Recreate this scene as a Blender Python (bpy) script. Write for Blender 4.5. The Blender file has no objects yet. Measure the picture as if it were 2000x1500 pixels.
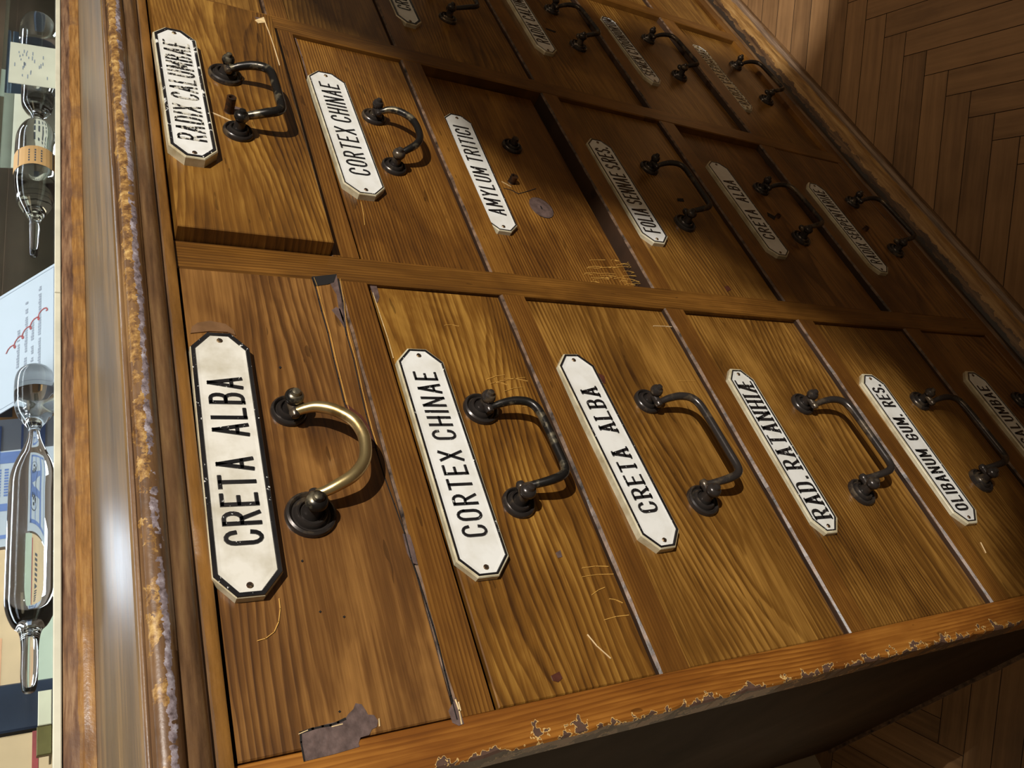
import bpy, bmesh, math, random
from mathutils import Vector, Matrix, noise as mnoise
random.seed(7)
sc = bpy.context.scene
# ---------------------------------------------------------------- camera
cam = bpy.data.cameras.new('camera'); co = bpy.data.objects.new('camera', cam); sc.collection.objects.link(co)
cam.sensor_width = 36; cam.lens = 28.3201; cam.clip_start = .01
co.matrix_world = Matrix([[-0.310068, 0.774722, -0.551057, -0.100373], [-0.402438, -0.632089, -0.662199, -0.380519], [-0.861337, 0.016439, 0.507768, 0.073921], [0, 0, 0, 1]])
sc.camera = co
# ---------------------------------------------------------------- view, world
sc.view_settings.view_transform = 'Standard'; sc.view_settings.look = 'None'
sc.view_settings.gamma = 1; sc.view_settings.use_curve_mapping = False
sc.view_settings.exposure = 0.0
w = bpy.data.worlds.new('world'); sc.world = w; w.use_nodes = True
w.node_tree.nodes['Background'].inputs[0].default_value = (1.0, .80, .56, 1)
w.node_tree.nodes['Background'].inputs[1].default_value = .095
# ---------------------------------------------------------------- lamps
KEYPOS = Vector((.25, -2.0, 1.25))
def lamp(name, kind, loc, energy, color, aim=None, **kw):
    l = bpy.data.lights.new(name, kind); l.energy = energy; l.color = color
    for k, v in kw.items(): setattr(l, k, v)
    o = bpy.data.objects.new(name, l); sc.collection.objects.link(o); o.location = loc
    if aim is not None:
        o.rotation_euler = (Vector(aim)-Vector(loc)).to_track_quat('-Z', 'Y').to_euler()
    return o
lamp('key_spot_light', 'SPOT', KEYPOS, 300, (1.0, .975, .93), (.3, 0, -.35), spot_size=math.radians(46), spot_blend=.25, shadow_soft_size=.006)
lamp('room_light', 'AREA', (.2, -1.9, 1.9), 12, (1.0, .76, .50), (.4, 0, -.5), shape='RECTANGLE', size=1.8, size_y=1.0)
lamp('case_fill_light', 'AREA', (.65, .20, .40), 2.7, (.92, .95, 1.0), (.65, .15, .05), shape='RECTANGLE', size=1.3, size_y=.05)  # lamp added to brighten the inside of the case
lamp('ledge_highlight_light', 'AREA', (.25, .285, .175), .4, (.78, .86, 1.0), (.08, -.02, .04), shape='RECTANGLE', size=.10, size_y=.05)  # unseen lamp added to put a highlight on the ledge
lamp('floor_fill_light', 'SPOT', (1.3, -.75, 1.7), 42, (1.0, .80, .58), (1.25, -.45, -1.0), spot_size=math.radians(42), spot_blend=1.0, shadow_soft_size=.12)  # unseen spot added to brighten the parquet

# ---------------------------------------------------------------- measured tables (metres)
PL={'11': (0.161, -0.0188, 0.1734, 0.0341, -0.017, 'CRETA  ALBA', 0.1039, 0.2118), '12': (0.1585, -0.1507, 0.1736, 0.0346, -0.007, 'CORTEX CHINAE', 0.0987, 0.2232), '13': (0.1613, -0.2834, 0.1697, 0.0336, 0.0363, 'CRETA  ALBA', 0.1049, 0.2118), '14': (0.1573, -0.4536, 0.1645, 0.0305, -0.0136, 'RAD. RATANHIÆ', 0.0889, 0.2243), '15': (0.1532, -0.6332, 0.17, 0.0349, -0.0097, 'OLIBANUM  GUM.  RES.', 0.0824, 0.2222), '16': (0.1584, -0.8183, 0.176, 0.037, 0.0, 'CALUMBAE', 0.1533, 0.2242), '21': (0.4839, -0.0176, 0.1685, 0.0329, 0.0126, 'RADIX CALUMBAE', 0.421, 0.5475), '22': (0.4966, -0.1506, 0.1743, 0.0355, 0.0188, 'CORTEX CHINAE', 0.4355, 0.5647), '23': (0.4846, -0.2812, 0.1756, 0.0315, -0.0213, 'AMYLUM TRITICI', 0.4203, 0.5508), '24': (0.4864, -0.4538, 0.1693, 0.0347, 0.0102, 'FOLIA SENNAE S.RES.', 0.4185, 0.5552), '25': (0.4976, -0.6414, 0.1699, 0.0348, 0.0089, 'CRETA  ALBA', 0.442, 0.5457), '26': (0.4837, -0.8031, 0.1701, 0.0339, -0.0013, 'RADIX SERPENTARIAE', 0.4155, 0.5532), '33': (0.8149, -0.2736, 0.176, 0.0303, 0.0, 'CRETA  ALBA', 0.7589, 0.8639), '34': (0.842, -0.4671, 0.176, 0.0308, 0.0, 'RADIX CALUMBAE', 0.7775, 0.9155), '35': (0.8351, -0.6344, 0.1674, 0.03, 0.0521, 'SEMEN CYDONIORUM', 0.7692, 0.9122), '36': (0.829, -0.806, 0.1715, 0.0308, 0.0182, 'RADIX VALERIANAE', 0.7576, 0.9039)}
HN={'11': (0.1202, -0.0556, 0.1912, -0.055), '12': (0.1204, -0.1892, 0.1951, -0.1865), '13': (0.1124, -0.3419, 0.2034, -0.3376), '14': (0.1093, -0.5194, 0.2024, -0.5168), '15': (0.1109, -0.6956, 0.2063, -0.6931), '16': (0.1365, -0.8803, 0.2085, -0.8803), '21': (0.4493, -0.0545, 0.5252, -0.0534), '22': (0.4602, -0.1887, 0.5319, -0.1863), '23': (0.4447, -0.3376, 0.539, -0.3386), '24': (0.4455, -0.5147, 0.5391, -0.5151), '25': (0.4562, -0.707, 0.5461, -0.7007), '26': (0.4521, -0.8773, 0.5468, -0.8709), '33': (0.772, -0.3322, 0.844, -0.3322), '34': (0.8026, -0.5329, 0.8915, -0.5272), '35': (0.7994, -0.7082, 0.8932, -0.6995), '36': (0.7975, -0.8833, 0.8896, -0.8769)}
DEPTH={'11': 0.0, '12': 0.003, '13': 0.004, '14': 0.005, '15': 0.004, '16': 0.003, '21': -0.012, '22': 0.004, '23': 0.011, '24': 0.005, '25': 0.008, '26': 0.001, '31': 0.004, '32': 0.004, '33': 0.004, '34': 0.007, '35': 0.008, '36': 0.007, '41': 0.005, '42': 0.005, '43': 0.005, '44': 0.006, '45': 0.005, '46': 0.006}
MARKS={'11': [('line', 3, [(0.3087, -0.0895), (0.2993, -0.0903), (0.2879, -0.0904), (0.2769, -0.0905), (0.2573, -0.0911), (0.2349, -0.0906), (0.2178, -0.0906), (0.1992, -0.0906), (0.1932, -0.091)], 0.001), ('line', 5, [(0.3089, -0.0909), (0.2994, -0.0918), (0.2881, -0.0919), (0.277, -0.0919), (0.2574, -0.0925), (0.235, -0.092), (0.2178, -0.092), (0.1992, -0.0919), (0.1932, -0.0923)], 0.0003), ('line', 3, [(0.3099, -0.1084), (0.2871, -0.1068), (0.2676, -0.1043), (0.2558, -0.1037), (0.2355, -0.1041), (0.2096, -0.1031), (0.1892, -0.1027), (0.1773, -0.1027), (0.162, -0.1032), (0.1417, -0.1039), (0.1239, -0.1054), (0.1045, -0.1069), (0.089, -0.1066), (0.0763, -0.1075), (0.0611, -0.1082), (0.0487, -0.1087), (0.0378, -0.1089), (0.0241, -0.1084), (0.0109, -0.108), (-0.0006, -0.108)], 0.0009), ('line', 5, [(0.3101, -0.1099), (0.2872, -0.1083), (0.2677, -0.1058), (0.2559, -0.1052), (0.2356, -0.1055), (0.2097, -0.1045), (0.1892, -0.104), (0.1773, -0.104), (0.1619, -0.1045)], 0.0003), ('poly', 3, [(0.3098, -0.0896), (0.3127, -0.1015), (0.3146, -0.1082), (0.3059, -0.1046), (0.3033, -0.0997), (0.3017, -0.094), (0.3002, -0.0898)], 0), ('poly', 1, [(0.309, -0.1008), (0.314, -0.1081), (0.297, -0.107), (0.2822, -0.1073), (0.2629, -0.1048), (0.2698, -0.1034), (0.2794, -0.1031), (0.2943, -0.1042), (0.3016, -0.1023)], 0), ('poly', 1, [(0.2785, -0.0979), (0.2817, -0.1014), (0.28, -0.104), (0.2723, -0.1046), (0.2605, -0.104), (0.2697, -0.1016)], 0), ('poly', 2, [(0.1944, -0.0896), (0.1972, -0.0921), (0.1932, -0.0952), (0.1884, -0.0995), (0.1793, -0.1028), (0.1703, -0.1034), (0.1646, -0.1041), (0.1636, -0.0993), (0.1649, -0.0944), (0.1736, -0.0928), (0.1845, -0.0902)], 0), ('poly', 1, [(0.008, -0.0316), (0.0089, -0.036), (0.0096, -0.0444), (0.0097, -0.0523), (0.0121, -0.0548), (0.014, -0.0577), (0.0164, -0.0592), (0.0154, -0.062), (0.0122, -0.0634), (0.0101, -0.064), (0.0093, -0.0669), (0.0064, -0.0682), (0.0037, -0.0671), (0.003, -0.0644), (0.0008, -0.0626), (0.0005, -0.0583), (-0.0018, -0.0568), (-0.0034, -0.057), (-0.0042, -0.0442), (-0.0044, -0.0316), (0.0013, -0.0307)], 0), ('line', 3, [(0.008, -0.0316), (0.0087, -0.0371), (0.0089, -0.0419), (0.0087, -0.0455), (0.0093, -0.0493), (0.0101, -0.0526)], 0.0018), ('line', 3, [(0.008, -0.0316), (0.004, -0.0311), (-0.0041, -0.0312)], 0.0012), ('line', 4, [(0.0079, -0.0461), (0.0081, -0.051)], 0.0008), ('line', 4, [(0.007, -0.0689), (0.0039, -0.0684)], 0.0006), ('line', 4, [(0.0077, -0.0308), (0.0085, -0.0347)], 0.0006), ('poly', 1, [(0.0043, -0.1049), (0.0099, -0.1106), (0.0039, -0.1108), (-0.0035, -0.111), (-0.0039, -0.1081), (-0.0019, -0.1053)], 0), ('line', 4, [(0.0085, -0.1099), (0.0033, -0.1103), (-0.0032, -0.1097)], 0.001), ('poly', 1, [(0.1043, -0.1056), (0.1033, -0.1097), (0.095, -0.11), (0.0845, -0.1097), (0.0857, -0.107), (0.0923, -0.1053)], 0), ('line', 5, [(0.0739, -0.0317), (0.0685, -0.0314), (0.062, -0.0297), (0.0571, -0.0268), (0.0544, -0.0223), (0.0539, -0.0186)], 0.0006), ('poly', 7, [(0.2508, -0.0052), (0.2559, -0.0062), (0.2596, -0.0098), (0.2619, -0.0175), (0.2599, -0.0264), (0.2551, -0.0307), (0.2508, -0.0314), (0.2531, -0.0271), (0.2532, -0.0166)], 0), ('poly', 3, [(0.2259, -0.0543), (0.2269, -0.0552), (0.2259, -0.0559), (0.2248, -0.0549)], 0), ('poly', 3, [(0.0935, -0.0459), (0.0942, -0.0467), (0.0934, -0.0472), (0.0927, -0.0465)], 0), ('poly', 3, [(0.0142, -0.0503), (0.0146, -0.0511), (0.0139, -0.0515), (0.0135, -0.0508)], 0), ('poly', 3, [(0.0602, -0.0618), (0.0607, -0.0626), (0.06, -0.0631), (0.0594, -0.0623)], 0), ('poly', 3, [(0.0645, -0.0502), (0.0651, -0.0509), (0.0644, -0.0515), (0.0638, -0.0507)], 0), ('line', 6, [(0.0072, -0.1112), (0.0031, -0.1111)], 0.0004)], '12': [('poly', 1, [(0.3101, -0.133), (0.3096, -0.138), (0.2981, -0.1377), (0.2916, -0.1346), (0.3002, -0.1331)], 0), ('line', 4, [(0.3018, -0.1334), (0.28, -0.1338), (0.2581, -0.1344), (0.2394, -0.134)], 0.0005), ('line', 5, [(0.2221, -0.2003), (0.2254, -0.2087), (0.2268, -0.2166)], 0.0005), ('line', 5, [(0.2184, -0.2024), (0.2225, -0.2179), (0.2249, -0.2332)], 0.0005), ('line', 5, [(0.2234, -0.2154), (0.2234, -0.2251), (0.2215, -0.2341)], 0.0005), ('line', 5, [(0.2116, -0.2112), (0.2145, -0.2197), (0.2156, -0.2276)], 0.0005), ('line', 5, [(0.2194, -0.2056), (0.2195, -0.2109), (0.2177, -0.2155)], 0.0005), ('line', 5, [(0.072, -0.2175), (0.0721, -0.2274), (0.0709, -0.2368)], 0.0005), ('line', 5, [(0.0663, -0.2151), (0.0665, -0.2268), (0.0654, -0.2382)], 0.0005), ('line', 5, [(0.0542, -0.2169), (0.0565, -0.2226), (0.0576, -0.2278)], 0.0005), ('line', 5, [(0.0377, -0.2186), (0.0385, -0.2279), (0.0381, -0.2369)], 0.0005), ('line', 5, [(0.05, -0.2281), (0.0488, -0.2324), (0.0463, -0.2362)], 0.0005), ('line', 5, [(0.2731, -0.1823), (0.2741, -0.1884), (0.273, -0.1939)], 0.0005), ('line', 5, [(0.1978, -0.221), (0.1981, -0.2275), (0.1965, -0.2333)], 0.0005), ('line', 6, [(0.0307, -0.2031), (0.0234, -0.2064), (0.015, -0.2124)], 0.0005), ('poly', 2, [(0.012, -0.1704), (0.0133, -0.1763), (0.0095, -0.1768), (0.0078, -0.1734), (0.0091, -0.1706)], 0), ('poly', 1, [(0.0841, -0.2028), (0.0855, -0.2068), (0.0809, -0.2064), (0.0805, -0.2032)], 0)], '13': [('line', 6, [(0.2884, -0.3891), (0.2889, -0.4033), (0.2885, -0.4163)], 0.0007), ('line', 5, [(0.2258, -0.3824), (0.226, -0.3915), (0.2262, -0.4019)], 0.0004), ('poly', 2, [(0.2322, -0.3035), (0.2292, -0.3081), (0.2214, -0.3055), (0.2239, -0.3017)], 0)], '14': [('poly', 2, [(0.2026, -0.4234), (0.2093, -0.436), (0.2054, -0.4359), (0.1999, -0.4276)], 0)], '24': [('poly', 2, [(0.3519, -0.5151), (0.3541, -0.5214), (0.3484, -0.522), (0.3446, -0.5141)], 0), ('poly', 3, [(0.4905, -0.5298), (0.4926, -0.54), (0.4871, -0.5383), (0.486, -0.5287)], 0)], '15': [('line', 6, [(0.0514, -0.6301), (0.0417, -0.6271)], 0.0005)], '21': [('poly', 4, [(0.6286, -0.0905), (0.6381, -0.0996), (0.6286, -0.1001), (0.6245, -0.0932)], 0), ('poly', 1, [(0.6349, -0.0909), (0.6355, -0.0979), (0.6292, -0.0938)], 0), ('line', 6, [(0.6284, -0.0996), (0.609, -0.101), (0.5865, -0.1018), (0.5599, -0.1023)], 0.0007), ('line', 6, [(0.4699, -0.0369), (0.4668, -0.044), (0.4617, -0.0533)], 0.0007), ('poly', 1, [(0.4844, -0.0548), (0.4831, -0.0612), (0.4762, -0.0612), (0.4759, -0.0666), (0.4733, -0.0647), (0.4738, -0.0535)], 0), ('line', 3, [(0.4742, -0.0547), (0.4744, -0.064)], 0.001), ('poly', 3, [(0.4757, -0.0725), (0.4762, -0.0741), (0.4734, -0.0737), (0.4728, -0.0721)], 0)], '22': [('line', 1, [(0.6443, -0.1334), (0.6118, -0.1343), (0.5793, -0.1336), (0.5587, -0.1328)], 0.0018), ('line', 5, [(0.4063, -0.1474), (0.3904, -0.1461), (0.378, -0.1443)], 0.0004)], '23': [('poly', 1, [(0.4597, -0.3376), (0.459, -0.3337), (0.4568, -0.3302), (0.4535, -0.3274), (0.4493, -0.3257), (0.4447, -0.3251), (0.4401, -0.3257), (0.4359, -0.3274), (0.4326, -0.3302), (0.4304, -0.3337), (0.4297, -0.3376), (0.4304, -0.3414), (0.4326, -0.3449), (0.4359, -0.3477), (0.4401, -0.3494), (0.4447, -0.3501), (0.4493, -0.3494), (0.4535, -0.3477), (0.4568, -0.3449), (0.459, -0.3414)], 0), ('line', 3, [(0.4326, -0.3302), (0.4304, -0.3337), (0.4297, -0.3376), (0.4304, -0.3414), (0.4326, -0.3449), (0.4359, -0.3477), (0.4401, -0.3494), (0.4447, -0.3501), (0.4493, -0.3494), (0.4535, -0.3477), (0.4568, -0.3449), (0.459, -0.3414), (0.4597, -0.3376)], 0.0006), ('line', 3, [(0.4432, -0.3376), (0.4462, -0.3376)], 0.003), ('line', 3, [(0.4663, -0.304), (0.4652, -0.3126), (0.461, -0.3179), (0.4675, -0.3307), (0.474, -0.3425)], 0.0009), ('line', 4, [(0.4766, -0.3053), (0.4707, -0.3134)], 0.0006), ('line', 5, [(0.3533, -0.3811), (0.3556, -0.3903), (0.3544, -0.3979)], 0.0006), ('line', 5, [(0.3822, -0.4124), (0.3846, -0.4196), (0.3833, -0.425)], 0.0006), ('line', 5, [(0.3788, -0.4095), (0.3801, -0.4161), (0.3801, -0.4222)], 0.0006), ('line', 5, [(0.3794, -0.3907), (0.3804, -0.3952), (0.3792, -0.3987)], 0.0006), ('line', 5, [(0.3758, -0.4001), (0.3772, -0.4091), (0.3775, -0.4177)], 0.0006), ('line', 5, [(0.3755, -0.3637), (0.377, -0.3729), (0.3782, -0.382)], 0.0006), ('line', 5, [(0.3516, -0.4007), (0.3536, -0.4063), (0.3523, -0.4102)], 0.0006), ('line', 5, [(0.3732, -0.3938), (0.3756, -0.4043), (0.3745, -0.4131)], 0.0006), ('line', 5, [(0.3718, -0.4056), (0.3728, -0.4112), (0.3737, -0.4169)], 0.0006), ('line', 5, [(0.3641, -0.3553), (0.365, -0.3622), (0.3652, -0.3688)], 0.0006), ('line', 5, [(0.3663, -0.3713), (0.3681, -0.3803), (0.3685, -0.3887)], 0.0006), ('line', 5, [(0.3534, -0.3733), (0.3551, -0.3768), (0.3548, -0.3794)], 0.0006), ('line', 5, [(0.3507, -0.387), (0.3521, -0.3902), (0.3512, -0.3923)], 0.0006), ('line', 5, [(0.3796, -0.3911), (0.3802, -0.3942), (0.379, -0.3963)], 0.0006), ('line', 5, [(0.3493, -0.3558), (0.3517, -0.3656), (0.3515, -0.3743)], 0.0006), ('line', 5, [(0.3587, -0.3687), (0.3599, -0.3771), (0.3599, -0.3849)], 0.0006), ('line', 5, [(0.3505, -0.3896), (0.3522, -0.3931), (0.3517, -0.3955)], 0.0006), ('line', 5, [(0.3556, -0.3665), (0.3572, -0.376), (0.3565, -0.3846)], 0.0006), ('line', 5, [(0.368, -0.3837), (0.3689, -0.3888), (0.3699, -0.394)], 0.0006), ('line', 5, [(0.3512, -0.3541), (0.3526, -0.3639), (0.3542, -0.3738)], 0.0006), ('line', 5, [(0.364, -0.4071), (0.365, -0.4132), (0.3648, -0.4186)], 0.0006), ('line', 5, [(0.3654, -0.3985), (0.3662, -0.4045), (0.3656, -0.4097)], 0.0006), ('line', 5, [(0.3571, -0.3504), (0.3583, -0.359), (0.3584, -0.3671)], 0.0006), ('line', 5, [(0.3601, -0.4031), (0.3613, -0.4119), (0.362, -0.4206)], 0.0006), ('line', 5, [(0.3459, -0.3517), (0.347, -0.3565), (0.3455, -0.3601)], 0.0006), ('line', 5, [(0.3469, -0.391), (0.3482, -0.3973), (0.3474, -0.4026)], 0.0006), ('line', 5, [(0.3682, -0.3801), (0.3692, -0.3858), (0.3696, -0.3913)], 0.0006), ('line', 5, [(0.3486, -0.3996), (0.3501, -0.4073), (0.3502, -0.4145)], 0.0006), ('line', 5, [(0.3654, -0.3572), (0.3677, -0.366), (0.3675, -0.3737)], 0.0006), ('line', 5, [(0.3535, -0.3904), (0.3553, -0.3988), (0.3544, -0.4058)], 0.0006), ('line', 5, [(0.3525, -0.3663), (0.3537, -0.3712), (0.3526, -0.375)], 0.0006), ('line', 5, [(0.3701, -0.393), (0.3723, -0.4035), (0.3721, -0.4128)], 0.0006), ('line', 5, [(0.3551, -0.3484), (0.3565, -0.353), (0.3558, -0.3567)], 0.0006), ('line', 5, [(0.3583, -0.3945), (0.3599, -0.4035), (0.3597, -0.4118)], 0.0006)], '34': [('poly', 3, [(0.8314, -0.4941), (0.8294, -0.5094), (0.8254, -0.5062), (0.8277, -0.4942)], 0)], '25': [('poly', 3, [(0.4994, -0.6802), (0.4929, -0.6908), (0.486, -0.6832), (0.4923, -0.6771)], 0)]}
PINS={'21': [(0.4756, -0.0507, 0.0036, 0.013)], '23': [(0.4784, -0.3168, 0.0038, 0.0075)], '26': [(0.4886, -0.8477, 0.0034, 0.005)], '25': [(0.4935, -0.6938, 0.003, 0.004)]}
SHADE=[(0.6778, -0.1445), (0.6669, -0.1749), (0.6531, -0.2224), (0.6302, -0.2285), (0.6058, -0.2215), (0.5847, -0.2264), (0.5846, -0.2409), (0.6058, -0.2583), (0.5926, -0.2642), (0.5381, -0.276), (0.5021, -0.2951), (0.4883, -0.3158), (0.4599, -0.3368), (0.4492, -0.3769), (0.4358, -0.4142), (0.4242, -0.4659), (0.4246, -0.5055), (0.4139, -0.5221), (0.3994, -0.53), (0.3821, -0.538), (0.3371, -0.5442), (0.3172, -0.5934), (0.2939, -0.6462), (0.2461, -0.6709), (0.1999, -0.6862), (0.1614, -0.7158), (0.1027, -0.6944), (0.0378, -0.6444), (-0.0146, -0.6129), (-0.03, -0.56), (-1.6, -0.3), (-1.6, -2.6), (2.4, -2.6), (0.9781, -1.1571), (0.9408, -1.105), (0.915, -1.0372), (0.9027, -0.9788), (0.9033, -0.8732), (0.9109, -0.7384), (0.9216, -0.6273), (0.9242, -0.583), (1.35, -0.42), (1.5, -0.3), (1.1, -0.05)]
PL['16']=PL['16'][:5]+('RADIX CALUMBAE',.0985,.2242)
PL['21']=PL['21']
PLTEXT={'35':'SEMEN CYDONIORUM'}
GAP={'11':(.0008,.0006,.0032,.0004),'12':(.0010,.0008,.0042,.0010),'13':(.0008,.0008,.0010,.0016),'21':(.0010,.0010,.0030,.0006),'22':(.0010,.0010,.0036,.0010),'23':(.0010,.0020,.0010,.0085),'24':(.0010,.0010,.0010,.0022),'25':(.0010,.0010,.0010,.0022),'33':(.001,.001,.001,.0045),'34':(.001,.001,.0022,.0016)}
for _k in DEPTH:
    if _k not in ('23','34','35'):
        a_,b_,c_,d_=GAP.get(_k,(.0010,.0010,.0012,.0009)); GAP[_k]=(a_,b_,c_,min(d_,.0011))

FZ = -1.015          # floor height; the first drawer opening starts at z = 0
# ---------------------------------------------------------------- helpers
def link(o): sc.collection.objects.link(o); return o
class MB:
    def __init__(s): s.v=[]; s.f=[]; s.m=[]
    def add(s, vs, fs, mi=0):
        n=len(s.v); s.v += [tuple(v) for v in vs]
        for f in fs: s.f.append([i+n for i in f]); s.m.append(mi)
    def box(s, x0,x1,y0,y1,z0,z1, mi=0, bev=0):
        b=bev
        if not b:
            vs=[(x,y,z) for x in(x0,x1) for y in(y0,y1) for z in(z0,z1)]
            s.add(vs,[(0,1,3,2),(4,6,7,5),(0,4,5,1),(2,3,7,6),(0,2,6,4),(1,5,7,3)],mi); return
        # front (-y) face bevelled box
        r0=[(x0,y1,z0),(x1,y1,z0),(x1,y1,z1),(x0,y1,z1)]
        r1=[(x0,y0+b,z0),(x1,y0+b,z0),(x1,y0+b,z1),(x0,y0+b,z1)]
        r2=[(x0+b,y0,z0+b),(x1-b,y0,z0+b),(x1-b,y0,z1-b),(x0+b,y0,z1-b)]
        s.add(r0+r1+r2,[(3,2,1,0)]+[(i,(i+1)%4,4+(i+1)%4,4+i) for i in range(4)]+[(4+i,4+(i+1)%4,8+(i+1)%4,8+i) for i in range(4)]+[(8,9,10,11)],mi)
    def slab(s, pts, y0, y1, mi=0, ms=None):
        """flat outline in xz given thickness from y0 (front) to y1 (back)"""
        n=len(pts); vs=[(p[0],y0,p[1]) for p in pts]+[(p[0],y1,p[1]) for p in pts]
        s.add(vs,[list(range(n))],mi); s.add(vs,[(i,n+i,n+(i+1)%n,(i+1)%n) for i in range(n)], mi if ms is None else ms)
    def tube(s, pts, rs, n=12, mi=0, caps=True):
        pts=[Vector(p) for p in pts]
        if not hasattr(rs,'__len__'): rs=[rs]*len(pts)
        ref=None; rings=[]
        for i,p in enumerate(pts):
            d=(pts[min(i+1,len(pts)-1)]-pts[max(i-1,0)]).normalized()
            if ref is None:
                ref=d.orthogonal().normalized()
            ref=(ref-d*ref.dot(d)).normalized(); b=d.cross(ref)
            rings.append([p+(ref*math.cos(a)+b*math.sin(a))*rs[i] for a in [2*math.pi*k/n for k in range(n)]])
        vs=[v for r in rings for v in r]; fs=[]
        for i in range(len(rings)-1):
            for k in range(n): fs.append((i*n+k,i*n+(k+1)%n,(i+1)*n+(k+1)%n,(i+1)*n+k))
        if caps: fs += [tuple(range(n))[::-1], tuple((len(rings)-1)*n+k for k in range(n))]
        s.add(vs,fs,mi)
    def lathe(s, c, axis, prof, n=32, mi=0, mis=None):
        """prof: list of (radius, height along axis)"""
        c=Vector(c); a=Vector(axis).normalized(); u=a.orthogonal().normalized(); w=a.cross(u)
        vs=[]
        for r,h in prof:
            for k in range(n):
                t=2*math.pi*k/n; vs.append(c+a*h+(u*math.cos(t)+w*math.sin(t))*max(r,1e-5))
        for i in range(len(prof)-1):
            fs=[(i*n+k,i*n+(k+1)%n,(i+1)*n+(k+1)%n,(i+1)*n+k) for k in range(n)]
            m=mi if mis is None else mis[i]
            s.add([] , [] )
            for f in fs: s.f.append([len(s.v)+j for j in f]); s.m.append(m)
        s.v += [tuple(v) for v in vs]
    def extrude_x(s, prof, x0, x1, nx=1, mi=0, mis=None, caps=True, wob=0):
        """prof: list of (y,z), run along x"""
        n=len(prof); vs=[]
        for i in range(nx+1):
            x=x0+(x1-x0)*i/nx
            for j,(y,z) in enumerate(prof):
                q=wob*mnoise.noise(Vector((x*14,j*.7,z*20))) if wob else 0
                vs.append((x,y+q,z+q*.6))
        base=len(s.v); s.v+=vs
        for i in range(nx):
            for j in range(n-1):
                a=base+i*n+j
                s.f.append([a,a+n,a+n+1,a+1]); s.m.append(mi if mis is None else mis[j])
        if caps:
            s.f.append([base+j for j in range(n)]); s.m.append(mi)
            s.f.append([base+nx*n+j for j in range(n)][::-1]); s.m.append(mi)
    def build(s, name, mats, parent=None, smooth=False, auto=None):
        me=bpy.data.meshes.new(name); me.from_pydata(s.v,[],s.f)
        if not isinstance(mats,(list,tuple)): mats=[mats]
        for m in mats: me.materials.append(m)
        for p,mi in zip(me.polygons,s.m): p.material_index=min(mi,len(mats)-1)
        bm=bmesh.new(); bm.from_mesh(me); bmesh.ops.remove_doubles(bm,verts=bm.verts,dist=1e-6)
        bmesh.ops.recalc_face_normals(bm,faces=bm.faces); bm.to_mesh(me); bm.free()
        if smooth:
            for p in me.polygons: p.use_smooth=True
            if auto: me.set_sharp_from_angle(angle=math.radians(auto))
        o=bpy.data.objects.new(name,me); link(o)
        if parent is not None:
            o.parent=parent; o.matrix_parent_inverse=parent.matrix_world.inverted()
        return o
def thing(name, label, cat, loc=(0,0,0), group=None):
    o=bpy.data.objects.new(name,None); link(o); o.location=loc; o.empty_display_size=.02
    o.matrix_world=Matrix.Translation(loc)
    o['label']=label; o['category']=cat
    if group: o['group']=group
    return o
def tag(o,label,cat,group=None):
    o['label']=label; o['category']=cat
    if group: o['group']=group
    return o
def struct(o): o['kind']='structure'; return o
def catmull(pts,k=6):
    P=[Vector(p) for p in pts]; out=[]
    for i in range(len(P)-1):
        a=P[max(i-1,0)];b=P[i];c=P[i+1];d=P[min(i+2,len(P)-1)]
        for j in range(k):
            t=j/k; out.append(.5*((2*b)+(c-a)*t+(2*a-5*b+4*c-d)*t*t+(-a+3*b-3*c+d)*t**3))
    return out+[P[-1]]
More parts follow.
